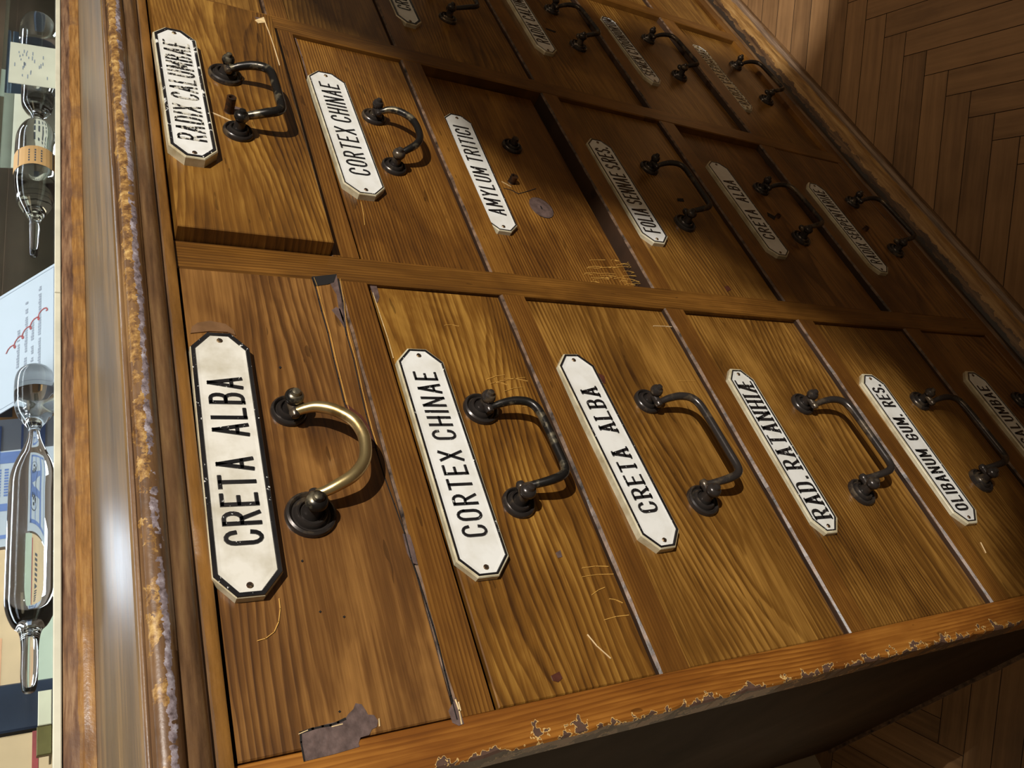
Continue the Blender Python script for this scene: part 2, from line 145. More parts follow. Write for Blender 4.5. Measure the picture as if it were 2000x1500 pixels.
# ---------------------------------------------------------------- materials
class NT:
    def __init__(s,name):
        s.m=bpy.data.materials.new(name); s.m.use_nodes=True; s.n=s.m.node_tree.nodes; s.l=s.m.node_tree.links
        s.b=s.n['Principled BSDF']
    def node(s,t,**kw):
        n=s.n.new(t)
        for k,v in kw.items():
            if k in n.inputs.keys() if isinstance(k,str) and hasattr(n,'inputs') else False: s.put(n.inputs[k],v)
            else: setattr(n,k,v)
        return n
    def put(s,sock,v):
        if isinstance(v,bpy.types.NodeSocket): s.l.new(v,sock)
        else: sock.default_value=v
    def coord(s,scale=(1,1,1),rand=True,gen=False):
        t=s.n.new('ShaderNodeTexCoord'); mp=s.n.new('ShaderNodeMapping'); s.put(mp.inputs['Vector'],t.outputs['Object'])
        mp.inputs['Scale'].default_value=scale
        if rand:
            oi=s.n.new('ShaderNodeObjectInfo'); mu=s.n.new('ShaderNodeVectorMath'); mu.operation='SCALE'
            cx=s.n.new('ShaderNodeCombineXYZ'); cx.inputs[0].default_value=7.3
            s.put(cx.inputs[0],s.math('MULTIPLY',oi.outputs['Random'],17.0)); s.put(cx.inputs[1],s.math('MULTIPLY',oi.outputs['Random'],31.0)); s.put(cx.inputs[2],s.math('MULTIPLY',oi.outputs['Random'],23.0))
            s.put(mp.inputs['Location'],cx.outputs[0])
        return mp.outputs[0]
    def noise(s,vec,scale,detail=3,rough=.55,dist=0):
        n=s.n.new('ShaderNodeTexNoise'); s.put(n.inputs['Vector'],vec); n.inputs['Scale'].default_value=scale
        n.inputs['Detail'].default_value=detail; n.inputs['Roughness'].default_value=rough; n.inputs['Distortion'].default_value=dist
        return n.outputs['Fac']
    def math(s,op,a,b=0.0,c=0.0,clamp=False):
        n=s.n.new('ShaderNodeMath'); n.operation=op; n.use_clamp=clamp
        s.put(n.inputs[0],a); s.put(n.inputs[1],b)
        if len(n.inputs)>2: s.put(n.inputs[2],c)
        return n.outputs[0]
    def ramp(s,fac,stops,interp='LINEAR'):
        n=s.n.new('ShaderNodeValToRGB'); s.put(n.inputs[0],fac); e=n.color_ramp.elements; n.color_ramp.interpolation=interp
        while len(e)<len(stops): e.new(.5)
        for el,(p,c) in zip(e,stops): el.position=p; el.color=tuple(c)+(1,) if len(c)==3 else c
        return n.outputs[0]
    def mix(s,f,a,b,mode='MIX'):
        n=s.n.new('ShaderNodeMix'); n.data_type='RGBA'; n.blend_type=mode
        s.put(n.inputs[0],f); s.put(n.inputs[6],a if isinstance(a,bpy.types.NodeSocket) else tuple(a)+(1,)); s.put(n.inputs[7],b if isinstance(b,bpy.types.NodeSocket) else tuple(b)+(1,))
        return n.outputs[2]
    def xyz(s,vec):
        n=s.n.new('ShaderNodeSeparateXYZ'); s.put(n.inputs[0],vec); return n.outputs
    def bump(s,h,strength=.3,dist=.001):
        n=s.n.new('ShaderNodeBump'); n.inputs['Strength'].default_value=strength; n.inputs['Distance'].default_value=dist
        s.put(n.inputs['Height'],h); s.put(s.b.inputs['Normal'],n.outputs[0])
    def set(s,**kw):
        for k,v in kw.items():
            k={'color':'Base Color','rough':'Roughness','metal':'Metallic','spec':'Specular IOR Level','coat':'Coat Weight','coatr':'Coat Roughness','trans':'Transmission Weight','ior':'IOR','alpha':'Alpha'}[k]
            if k=='Base Color' and not isinstance(v,bpy.types.NodeSocket): v=tuple(v)+(1,)
            s.put(s.b.inputs[k],v)
def srgb(r,g,b): return tuple(((c/255)/12.92 if c/255<=.04045 else ((c/255+.055)/1.055)**2.4) for c in (r,g,b))
def wood(name,light,mid,dark,rings=60,along='x',rough=.3,chip=None,coat=.25,var=.5,wv=9.0,bump=.25,depth=1.0):
    """varnished softwood: growth rings as contour lines, fibres, blotches, and optional worn chips near an edge"""
    t=NT(name); v=t.coord((1,1,1))
    sx={'x':(1.6,1,9),'z':(9,1,1.6),'y':(9,1.2,9)}[along]
    def sc_(k):
        mp=t.n.new('ShaderNodeMapping'); t.put(mp.inputs['Vector'],v); mp.inputs['Scale'].default_value=k; return mp.outputs[0]
    big=t.noise(sc_(sx),1.0,1.5,.45,.25)
    s=t.xyz(v); cross={'x':s[2],'z':s[0],'y':s[2]}[along]
    ph=t.math('ADD',t.math('MULTIPLY',big,wv),t.math('MULTIPLY',cross,rings))
    jit=t.noise(sc_(tuple(a*5 for a in sx)),1.0,4,.6)
    ph=t.math('ADD',ph,t.math('MULTIPLY',jit,1.3))
    saw=t.math('FRACT',ph)
    ring=t.math('MULTIPLY',t.math('POWER',saw,2.2),t.math('SUBTRACT',1.0,t.math('POWER',saw,14.0)))
    mask=t.ramp(t.noise(sc_(tuple(a*1.7+1 for a in sx)),1.0,2,.5),[(.34,(.12,.12,.12)),(.62,(1,1,1))])
    ring=t.math('MULTIPLY',ring,mask)
    fib=t.noise(sc_({'x':(11,10,520),'z':(520,10,11),'y':(300,11,300)}[along]),1.0,4,.65)
    fib2=t.noise(sc_({'x':(16,10,110),'z':(110,10,16),'y':(110,16,110)}[along]),1.0,3,.6,.6)
    blot=t.noise(sc_({'x':(7,5,15),'z':(15,5,7),'y':(8,5,8)}[along]),1.0,4,.6,.5)
    f=t.math('ADD',t.math('MULTIPLY',ring,.46*depth),t.math('MULTIPLY',t.math('SUBTRACT',fib,.5),.55*depth))
    f=t.math('ADD',f,t.math('MULTIPLY',t.math('SUBTRACT',fib2,.5),.35*depth))
    f=t.math('ADD',f,t.math('MULTIPLY',t.math('SUBTRACT',blot,.5),var*1.3))
    f=t.math('ADD',f,.36)
    col=t.ramp(f,[(.14,light),(.46,mid),(.86,dark)])
    # pores / dark specks
    sp=t.noise(sc_({'x':(26,26,120),'z':(120,26,26),'y':(60,26,60)}[along]),1.0,2,.5)
    col=t.mix(t.math('MULTIPLY',t.math('GREATER_THAN',sp,.71),.45),col,tuple(c*.35 for c in dark))
    rg=t.math('MULTIPLY_ADD',blot,.22,rough-.08)
    if chip:
        e=chip(t,v); col=t.mix(e[1],col,srgb(196,160,100)); col=t.mix(e[0],col,e[2]); rg=t.math('ADD',rg,t.math('MULTIPLY',e[0],.12))
    t.set(color=col,rough=rg,spec=.45,coat=coat,coatr=.18)
    h=t.math('ADD',t.math('MULTIPLY',fib,.6),t.math('MULTIPLY',ring,.25))
    h=t.math('ADD',h,t.math('MULTIPLY',t.noise(v,120,2),.25))
    t.bump(h,bump,.0006)
    return t.m
OL,OM,OD = srgb(156,113,51),srgb(106,70,25),srgb(55,32,11)
def chips(edge_fn, thr=.0, dark=srgb(96,76,66)):
    def f(t,v):
        tc=t.n.new('ShaderNodeTexCoord'); g=t.n.new('ShaderNodeNewGeometry'); s=t.xyz(g.outputs['Position'])
        d=edge_fn(t,s)                                    # distance (m) from the worn edge
        n=t.noise(g.outputs['Position'],55,4,.62)
        lim=t.math('MULTIPLY_ADD',t.math('SUBTRACT',n,.5+thr),.05,.0018)
        inner=t.math('GREATER_THAN',lim,d)
        rim=t.math('GREATER_THAN',t.math('ADD',lim,.0007),d)
        dk=t.mix(t.noise(g.outputs['Position'],160,3),tuple(c*.55 for c in dark),tuple(min(1,c*1.5) for c in dark))
        return inner,rim,dk
    return f
M={}
M['drawer']=wood('drawer_wood',OL,OM,OD,rings=210,wv=26,var=.85,depth=1.15)
M['drawer2']=wood('drawer_wood_figured',srgb(162,119,52),srgb(113,74,26),srgb(59,34,11),rings=210,wv=38,var=.9,depth=1.15)
M['drawer3']=wood('drawer_wood_reddish',srgb(144,101,51),srgb(99,64,29),srgb(54,32,15),rings=190,wv=30,var=1.05,depth=1.1)
M['drawer4']=wood('drawer_wood_straight',srgb(151,106,45),srgb(102,64,22),srgb(52,29,10),rings=340,wv=16,var=.75,depth=1.1)
M['rail']=wood('rail_wood',srgb(138,94,38),srgb(99,62,22),srgb(57,32,11),rings=380,wv=6,var=.7)
M['stile']=wood('stile_wood',srgb(140,94,38),srgb(100,64,22),srgb(57,32,11),rings=360,along='z',wv=8,var=.7)
M['stile_edge']=wood('worn_stile_wood',srgb(162,106,42),srgb(122,72,24),srgb(72,37,12),rings=380,along='z',wv=12,var=.7,
    chip=chips(lambda t,s:t.math('SUBTRACT',s[0],-.0215),.005,srgb(84,62,50)))
M['side']=wood('side_wood',srgb(66,45,22),srgb(46,30,14),srgb(30,18,9),rings=40,along='z',wv=4,rough=.62,bump=.1,depth=.6,coat=0)
M['side'].node_tree.nodes['Principled BSDF'].inputs['Specular IOR Level'].default_value=.15
M['dark']=wood('gap_shade_wood',srgb(70,46,28),srgb(50,32,18),srgb(30,18,10),rings=60,rough=.6,coat=0)  # shade of the drawer gaps put into the colour of the rail tops
def plain(name,col,rough=.5,metal=0,var=.25,scale=60,spec=.5,bump=0,coat=0):
    t=NT(name); v=t.coord(); n=t.noise(v,scale,4)
    a=tuple(c*(1-var) for c in col); b=tuple(min(1,c*(1+var)) for c in col)
    t.set(color=t.ramp(n,[(.3,a),(.7,b)]),rough=t.math('MULTIPLY_ADD',n,.2,rough-.1),metal=metal,spec=spec,coat=coat)
    if bump: t.bump(n,bump,.0008)
    return t.m
M['worn']=plain('worn_edge_wood',srgb(96,74,56),.42,var=.9,scale=120,bump=.5)
M['patch']=plain('bare_grey_wood',srgb(92,74,68),.5,var=.35,scale=200,bump=.4)
M['redpatch']=plain('dark_red_stain',srgb(74,40,30),.35,var=.3,scale=120)
M['scuff']=plain('faded_varnish',srgb(112,80,50),.45,var=.2,scale=90)
M['void']=plain('dark_gap',(.006,.004,.003),.9,var=.1)
M['pale']=plain('pale_splinter_wood',srgb(214,186,136),.5,var=.3,scale=180)
M['scratch_highlight']=plain('scratch_and_crack_highlight',srgb(206,158,78),.5,var=.2)  # varnish scratches, plus highlights painted along the cracks
M['scratch_glint']=plain('bright_scratch_and_glint',srgb(236,208,160),.4,var=.1)  # white scratches, plus glints painted on a drawer edge and crack
def metal(name,c1,c2,rough,thr=.55,scale=60,met=.85):
    t=NT(name); v=t.coord(); n=t.noise(v,scale,4,.6)
    f=t.ramp(n,[(thr-.05,(0,0,0)),(thr+.05,(1,1,1))])
    t.set(color=t.mix(f,c1,c2),rough=t.math('MULTIPLY_ADD',n,.25,rough-.1),metal=met); t.bump(t.noise(v,300,3),.12,.0004); return t.m
M['iron']=metal('blackened_metal',srgb(62,56,52),srgb(104,90,72),.24,.58,60,.55)
M['brass']=metal('aged_brass',srgb(196,172,120),srgb(150,122,74),.30,.60,35,.9)
M['brassworn']=metal('half_worn_brass',srgb(50,47,44),srgb(134,124,102),.30,.56,70,.75)
M['steel']=metal('screw_steel',srgb(98,76,60),srgb(150,126,92),.35,.5,300)
M['rust']=metal('rusty_pin',srgb(84,56,34),srgb(54,40,30),.5,.5,200,.6)
def enamel(name,col,stain,rough=.22,chipc=None,thr=.9,scale=260,var=.1):
    t=NT(name); v=t.coord(rand=False); n=t.noise(v,45,4,.6); c=t.mix(t.ramp(n,[(.42,(0,0,0)),(.72,(1,1,1))]),col,stain)
    if chipc is not None:
        k=t.noise(v,scale,4,.7); c=t.mix(t.math('GREATER_THAN',k,thr),c,chipc)
    t.set(color=c,rough=rough,spec=.6,coat=.3,coatr=.1); t.bump(t.noise(v,180,2),.15,.0006); return t.m
WH=srgb(226,224,216)
M['white']=enamel('white_enamel',srgb(228,226,219),srgb(212,208,196))
M['whiteaged']=enamel('aged_white_enamel',srgb(222,217,204),srgb(192,184,164))
M['edge']=enamel('cream_enamel_edge',srgb(206,196,166),srgb(160,140,100),.35)
M['black']=enamel('black_enamel',(.008,.008,.009),(.02,.018,.018),.25,WH,.66,420)
M['blackchip']=enamel('chipped_black_enamel',(.008,.008,.010),(.02,.018,.018),.25,WH,.585,150)
M['blackfaded']=enamel('mostly_worn_black_enamel',(.01,.009,.009),(.03,.026,.024),.3,srgb(200,194,178),.53,260)
# moulding: brown varnish, ochre worn band, grey-lilac scuffed ridge, all separated by height with ragged edges
def moulding_mat():
    t=NT('worn_moulding_wood'); g=t.n.new('ShaderNodeNewGeometry'); P=g.outputs['Position']; s=t.xyz(P)
    mp=t.n.new('ShaderNodeMapping'); t.put(mp.inputs['Vector'],P); mp.inputs['Scale'].default_value=(5,60,60)
    base=t.noise(mp.outputs[0],3,4,.6); rag=t.noise(P,70,4,.65); fine=t.noise(P,240,3)
    brown=t.ramp(base,[(.3,srgb(78,56,38)),(.5,srgb(112,82,54)),(.7,srgb(140,108,70))])
    ochre=t.ramp(t.noise(P,160,4,.7),[(.38,srgb(92,62,36)),(.52,srgb(146,108,58)),(.68,srgb(196,160,98))])
    grey=t.ramp(t.noise(P,200,4,.7),[(.35,srgb(84,70,68)),(.55,srgb(146,132,134)),(.75,srgb(196,190,196))])
    rg2=t.math('ADD',t.math('MULTIPLY',t.math('SUBTRACT',t.noise(P,32,3,.6),.5),.006),t.math('MULTIPLY',t.math('SUBTRACT',t.noise(P,190,4,.7),.5),.006))
    z=t.math('ADD',s[2],rg2)
    inoch=t.math('MULTIPLY',t.math('GREATER_THAN',z,.0250),t.math('LESS_THAN',z,.0306))
    half=t.math('GREATER_THAN',t.math('ADD',t.noise(P,60,4,.7),t.math('MULTIPLY',s[0],.32)),.53)
    ingr=t.math('MULTIPLY',t.math('GREATER_THAN',z,.0222),t.math('LESS_THAN',z,.0254))
    gm=t.math('GREATER_THAN',t.noise(P,40,4,.7),.44)
    c=t.mix(t.math('MULTIPLY',inoch,half),brown,ochre); c=t.mix(t.math('MULTIPLY',ingr,gm),c,grey)
    orange=t.math('LESS_THAN',t.math('ADD',s[2],t.math('MULTIPLY',t.math('SUBTRACT',rag,.5),.002)),.0052)
    c=t.mix(orange,c,t.ramp(base,[(.3,srgb(92,60,24)),(.7,srgb(142,98,44))]))
    t.set(color=c,rough=t.math('MULTIPLY_ADD',fine,.3,.25),spec=.5,coat=.3,coatr=.15)
    t.bump(t.math('ADD',fine,t.math('MULTIPLY',rag,1.2)),.28,.0007); return t.m
M['mould']=moulding_mat()
def ledge_mat():
    t=NT('polished_ledge_wood'); g=t.n.new('ShaderNodeNewGeometry'); P=g.outputs['Position']
    mp=t.n.new('ShaderNodeMapping'); t.put(mp.inputs['Vector'],P); mp.inputs['Scale'].default_value=(3,46,10)
    n=t.noise(mp.outputs[0],2,4,.6); mp2=t.n.new('ShaderNodeMapping'); t.put(mp2.inputs['Vector'],P); mp2.inputs['Scale'].default_value=(12,260,20); fb=t.noise(mp2.outputs[0],2,3,.6)
    c=t.ramp(t.math('ADD',t.math('MULTIPLY',n,.7),t.math('MULTIPLY',fb,.3)),[(.32,srgb(78,60,36)),(.5,srgb(104,80,48)),(.68,srgb(138,106,60))])
    t.set(color=c,rough=t.math('MULTIPLY_ADD',fb,.15,.34),spec=.4,coat=.10,coatr=.35); t.bump(fb,.25,.0006); return t.m
M['ledge']=ledge_mat()
def caserail_mat():
    t=NT('case_rail_wood'); g=t.n.new('ShaderNodeNewGeometry'); P=g.outputs['Position']; s=t.xyz(P)
    mp=t.n.new('ShaderNodeMapping'); t.put(mp.inputs['Vector'],P); mp.inputs['Scale'].default_value=(8,90,90); st=t.noise(mp.outputs[0],4,4,.65)
    bl=t.noise(P,34,4,.65)
    org=t.ramp(st,[(.3,srgb(112,78,42)),(.5,srgb(146,104,56)),(.7,srgb(172,132,78))])
    pur=t.ramp(st,[(.3,srgb(70,48,38)),(.5,srgb(122,90,66)),(.7,srgb(160,128,96))])
    up=t.math('GREATER_THAN',t.math('ADD',s[2],t.math('MULTIPLY',t.math('SUBTRACT',bl,.5),.004)),.0528)
    c=t.mix(up,org,pur); c=t.mix(t.ramp(bl,[(.5,(0,0,0)),(.66,(.6,.6,.6))]),c,srgb(96,70,54))
    t.set(color=c,rough=t.math('MULTIPLY_ADD',bl,.3,.2),coat=.2,coatr=.15); t.bump(t.noise(P,150,4,.6),.5,.0009); return t.m
M['caserail']=caserail_mat()
def plinth_mat():
    t=NT('worn_plinth_wood'); g=t.n.new('ShaderNodeNewGeometry'); P=g.outputs['Position']; s=t.xyz(P)
    rag=t.noise(P,40,4,.65); mp=t.n.new('ShaderNodeMapping'); t.put(mp.inputs['Vector'],P); mp.inputs['Scale'].default_value=(5,60,60); base=t.noise(mp.outputs[0],3,4,.6)
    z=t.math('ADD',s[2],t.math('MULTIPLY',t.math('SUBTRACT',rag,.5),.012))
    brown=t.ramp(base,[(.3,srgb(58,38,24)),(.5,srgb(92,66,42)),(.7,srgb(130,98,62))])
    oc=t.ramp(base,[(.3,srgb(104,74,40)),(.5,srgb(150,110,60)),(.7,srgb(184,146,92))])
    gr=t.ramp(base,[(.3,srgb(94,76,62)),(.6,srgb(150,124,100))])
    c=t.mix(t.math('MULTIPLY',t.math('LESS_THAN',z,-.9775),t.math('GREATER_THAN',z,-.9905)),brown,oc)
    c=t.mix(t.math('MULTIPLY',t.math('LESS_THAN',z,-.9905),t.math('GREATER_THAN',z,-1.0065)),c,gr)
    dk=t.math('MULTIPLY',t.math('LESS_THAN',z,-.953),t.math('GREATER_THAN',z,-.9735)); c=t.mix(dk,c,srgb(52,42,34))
    t.set(color=c,rough=.38,coat=.2); t.bump(rag,.4,.001); return t.m
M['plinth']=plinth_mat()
def floor_mat():
    t=NT('oak_parquet'); a=t.n.new('ShaderNodeAttribute'); a.attribute_name='plank'; s=t.xyz(a.outputs['Vector'])
    g=t.n.new('ShaderNodeNewGeometry'); P=g.outputs['Position']
    uv=t.n.new('ShaderNodeUVMap'); u=t.xyz(uv.outputs[0])
    cx=t.n.new('ShaderNodeCombineXYZ'); t.put(cx.inputs[0],t.math('MULTIPLY',u[0],6.0)); t.put(cx.inputs[1],t.math('MULTIPLY',u[1],110.0)); t.put(cx.inputs[2],t.math('MULTIPLY',s[0],50.0))
    fb=t.noise(cx.outputs[0],1,4,.6); big=t.noise(P,9,4,.6)
    f=t.math('ADD',t.math('MULTIPLY',fb,.5),t.math('ADD',t.math('MULTIPLY',big,.35),t.math('ADD',t.math('MULTIPLY',s[0],.22),.05)))
    c=t.ramp(f,[(.28,srgb(78,58,42)),(.5,srgb(128,96,64)),(.72,srgb(160,122,82)),(.92,srgb(182,144,102))])
    t.set(color=c,rough=t.math('MULTIPLY_ADD',big,.2,.36),spec=.4); t.bump(fb,.3,.0008); return t.m
M['floor']=floor_mat()
# ---------------------------------------------------------------- lettering: condensed stamped capitals from strokes
def arc(cx,cy,rx,ry,a0,a1,n=7): return [(cx+rx*math.cos(math.radians(a0+(a1-a0)*i/n)),cy+ry*math.sin(math.radians(a0+(a1-a0)*i/n))) for i in range(n+1)]
G={ 'A':(1,[[(0,0),(.5,1)],[(.5,1),(1,0)],[(.2,.3),(.8,.3)]]),
 'B':(.9,[[(0,0),(0,1)],[(0,1)]+arc(.55,.77,.4,.23,90,-90)+[(0,.54)],[(0,.54)]+arc(.55,.27,.45,.27,90,-90)+[(0,0)]]),
 'C':(.95,[arc(.5,.75,.5,.25,0,180)+arc(.5,.25,.5,.25,180,360)]),
 'D':(.95,[[(0,0),(0,1)],[(0,1)]+arc(.5,.7,.5,.3,90,0)+arc(.5,.3,.5,.3,0,-90)+[(0,0)]]),
 'E':(.85,[[(0,0),(0,1)],[(0,1),(1,1)],[(0,.52),(.75,.52)],[(0,0),(1,0)]]),
 'F':(.85,[[(0,0),(0,1)],[(0,1),(1,1)],[(0,.52),(.75,.52)]]),
 'G':(.95,[arc(.5,.75,.5,.25,0,180)+arc(.5,.25,.5,.25,180,360)+[(1,.45)],[(.55,.45),(1,.45)]]),
 'H':(.95,[[(0,0),(0,1)],[(1,0),(1,1)],[(0,.5),(1,.5)]]),'I':(.001,[[(0,0),(0,1)]]),
 'L':(.85,[[(0,1),(0,0)],[(0,0),(1,0)]]),'M':(1.25,[[(0,0),(0,1)],[(0,1),(.5,.25)],[(.5,.25),(1,1)],[(1,1),(1,0)]]),
 'N':(1,[[(0,0),(0,1)],[(0,1),(1,0)],[(1,0),(1,1)]]),
 'O':(.95,[arc(.5,.72,.5,.28,0,180)+arc(.5,.28,.5,.28,180,360)+[(1,.72)]]),
 'P':(.9,[[(0,0),(0,1)],[(0,1)]+arc(.5,.74,.5,.26,90,-90)+[(0,.48)]]),
 'R':(.95,[[(0,0),(0,1)],[(0,1)]+arc(.5,.75,.48,.25,90,-90)+[(0,.5)],[(.45,.5),(1,0)]]),
 'S':(.9,[arc(.5,.76,.48,.24,15,180)+[(.06,.62),(.94,.40)]+arc(.5,.24,.48,.24,0,-165)]),
 'T':(.95,[[(.5,0),(.5,1)],[(0,1),(1,1)]]),'U':(.95,[[(0,1)]+arc(.5,.26,.5,.26,180,360)+[(1,1)]]),
 'V':(1,[[(0,1),(.5,0)],[(.5,0),(1,1)]]),'X':(1,[[(0,0),(1,1)],[(0,1),(1,0)]]),'Y':(1,[[(0,1),(.5,.5)],[(1,1),(.5,.5)],[(.5,.5),(.5,0)]]),
 'Æ':(1.5,[[(0,0),(.5,1)],[(.2,.35),(.58,.35)],[(.58,0),(.58,1)],[(.5,1),(1,1)],[(.58,.52),(.9,.52)],[(.58,0),(1,0)]]),'.':(.2,[[(.0,.0),(.0,.07)]]) }
def ribbon(mb,pts,wx,wz,y,t,to,mi=0):
    """raised stroke: wx = width of upright strokes, wz = width of level strokes"""
    pts=[Vector(p) for p in pts]; L=[];R=[]
    for i,p in enumerate(pts):
        d0=(pts[i]-pts[i-1]).normalized() if i>0 else (pts[1]-pts[0]).normalized()
        d1=(pts[i+1]-pts[i]).normalized() if i<len(pts)-1 else d0
        n=Vector((-(d0+d1).y,(d0+d1).x)).normalized(); k=1/max(.6,n.dot(Vector((-d0.y,d0.x))))
        ext=Vector((0,0))
        if i==0: ext=-d0*(wz*.5 if abs(d0.y)>abs(d0.x) else wx*.5)*.9
        if i==len(pts)-1: ext=d0*(wz*.5 if abs(d0.y)>abs(d0.x) else wx*.5)*.9
        o=Vector((n.x*wx*.5*k,n.y*wz*.5*k)); L.append(p+o+ext); R.append(p-o+ext)
    n=len(pts); q=.78
    top=[to(*(p.lerp((L[i]+R[i])/2,1-q)),y-t) for i,p in enumerate(L)]+[to(*(p.lerp((L[i]+R[i])/2,1-q)),y-t) for i,p in enumerate(R)]
    bot=[to(*p,y) for p in L]+[to(*p,y) for p in R]
    vs=top+bot; fs=[]
    for i in range(n-1):
        fs+=[(i,i+1,n+i+1,n+i),(i,2*n+i,2*n+i+1,i+1),(n+i,n+i+1,3*n+i+1,3*n+i)]
    fs+=[(0,n,3*n,2*n),(n-1,2*n-1,4*n-1,3*n-1)]
    mb.add(vs,fs,mi)
def lettering(text,x0,x1,h,y,to,wx,wz,serif=False,t=.0007,gw=None):
    """text laid out between x0 and x1 along the plate, centred on its axis"""
    adv=[]
    for c in text: adv.append(.85 if c==' ' else G[c][0]+.80 if c!='.' else .50)
    unit=(x1-x0)/(sum(adv)-.80); mb=MB(); x=x0
    for c,a in zip(text,adv):
        if c!=' ':
            gw_=G[c][0]*unit
            for st in G[c][1]:
                P=[(x+px*gw_,(pz-.5)*h) for px,pz in st]
                ribbon(mb,P,wx,wz,y,t,to)
                if serif and c!='.':
                    for e in (P[0],P[-1]):
                        if abs(abs(e[1])-h/2)<h*.02 and (len(P)==2 and abs(P[0][1]-P[1][1])>h*.3):
                            ribbon(mb,[(e[0]-unit*.24,e[1]),(e[0]+unit*.24,e[1])],wx*.5,wz*.8,y,t,to)
        x+=a*unit
    return mb
# ---------------------------------------------------------------- the cabinet
ROWS=[(0,-.1081),(-.13,-.2405),(-.2629,-.4102),(-.4326,-.5847),(-.6082,-.7603),(-.7896,-.922)]
COLS=[(0,.3087),(.3341,.6458),(.6701,.9743),(.9985,1.312)]
cab=thing('apothecary_cabinet','tall varnished wooden apothecary cabinet front with rows of labelled drawers, standing on the parquet','cabinet',(.65,.25,FZ))
# carcass: side panels, and a black sheet painted for the shade inside
m=MB(); m.box(-.003,.012,.0195,.62,FZ,.03); m.build('side_panel',M['side'],cab)
m=MB(); m.box(1.322,1.337,.0195,.62,FZ,.03); m.build('side_panel',M['side'],cab)
m=MB(); m.box(.012,1.322,.060,.064,FZ+.02,.03); m.build('inner_shade_sheet',M['void'],cab)
def stile(x0,x1,mat,n=40,rag=0):
    m=MB(); zs=[-.930+(.936)*i/n for i in range(n+1)]; vs=[]
    for z in zs:
        q=rag*mnoise.noise(Vector((0,0,z*60)))+rag*.6*mnoise.noise(Vector((3,0,z*170))) if rag else 0
        xx=x0+max(0,q)
        vs+=[(x0,.02,z),(xx,.0012,z),(xx+.0012,0,z),(x1-.0006,0,z),(x1,.0006,z),(x1,.02,z)]
    for i in range(n):
        a=i*6
        for k in range(6): m.f.append([a+k,a+(k+1)%6,a+6+(k+1)%6,a+6+k]); m.m.append(0)
    m.f+= [list(range(6)),list(range(n*6,n*6+6))]; m.m+=[0,0]; m.v=vs
    return m.build('stile',mat,cab)
stile(-.021,0,M['stile_edge'],160,.0028)
for a,b in ((.3087,.3341),(.6458,.6701),(.9743,.9985)): stile(a,b,M['stile'])
stile(1.312,1.345,M['stile'])
for ci,(x0,x1) in enumerate(COLS):
    for ri in range(5):
        zt=ROWS[ri][1]; zb=ROWS[ri+1][0]; m=MB(); n=26
        for i in range(n):   # rail whose upper front edge is worn to a ragged chamfer
            xa=x0+(x1-x0)*i/n; xb=x0+(x1-x0)*(i+1)/n
            def ch(x): return .0012+.0014*max(0,mnoise.noise(Vector((x*45,ri*3.1,ci))) +.3)
            ca,cb=ch(xa),ch(xb)
            vs=[]
            for x,c in ((xa,ca),(xb,cb)): vs+=[(x,.020,zt),(x,c*1.2,zt),(x,.0003,zt-c),(x,.0003,zb+.0004),(x,.020,zb)]
            vs+=[(xa,.0022,zt),(xb,.0022,zt)]; m.add(vs,[(10,11,6,1)],1); m.add(vs,[(0,5,11,10)],2); m.add(vs,[(1,6,7,2)],1); m.add(vs,[(2,7,8,3),(3,8,9,4),(4,9,5,0)],0)
        m.build('rail',[M['rail'],M['worn'],M['dark']],cab)
m=MB(); m.box(-.021,1.345,.0005,.02,.0005,.030,bev=.0006); m.build('top_rail',M['rail'],cab)
m=MB(); m.box(-.021,1.345,.0004,.02,-.943,-.9225,bev=.001); m.build('bottom_rail',M['rail'],cab)
# top moulding with the ledge board: profile (y,z) run along the front
pf=[(.02,-.0012),(-.0030,-.0010),(-.0040,.0004),(-.0040,.0056),(-.0032,.0062),(-.0032,.0069),(-.0055,.0076),(-.0090,.0098),(-.0108,.0130),(-.0116,.0165),(-.0124,.0188),
    (-.0152,.0200),(-.0178,.0226),(-.0188,.0256),(-.0184,.0284),(-.0168,.0303),(-.0148,.0310),(-.0141,.0316),(-.0149,.0323),(-.0149,.0332),(-.0138,.0342),(.02,.0342)]
m=MB(); m.extrude_x(pf,-.06,1.40,160,wob=.00025); m.build('top_moulding',M['mould'],cab,True,50)
m=MB(); m.extrude_x([(-.0138,.0336),(-.0128,.0352),(.000,.0383),(.025,.0418),(.055,.0443),(.0915,.0447),(.30,.0447),(.30,.0336)],-.06,1.40,20); m.build('ledge_board',M['ledge'],cab,True,40)
# plinth along front
pp=[(.02,-.930),(-.0015,-.9425),(-.0025,-.9445),(-.0015,-.9465),(.004,-.949),(.006,-.960),(.005,-.971),(-.002,-.9760),(-.006,-.9785),(-.0120,-.9830),(-.0165,-.9900),(-.0175,-.9960),(-.0160,-.9985),(-.0200,-1.0010),(-.0210,FZ),(.02,FZ)]
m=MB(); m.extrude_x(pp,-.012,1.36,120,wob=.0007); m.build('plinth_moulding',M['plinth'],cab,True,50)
m=MB(); m.box(-.0075,-.0029,.02,.62,FZ,FZ+.012,bev=0); m.build('side_skirting',M['worn'],cab)
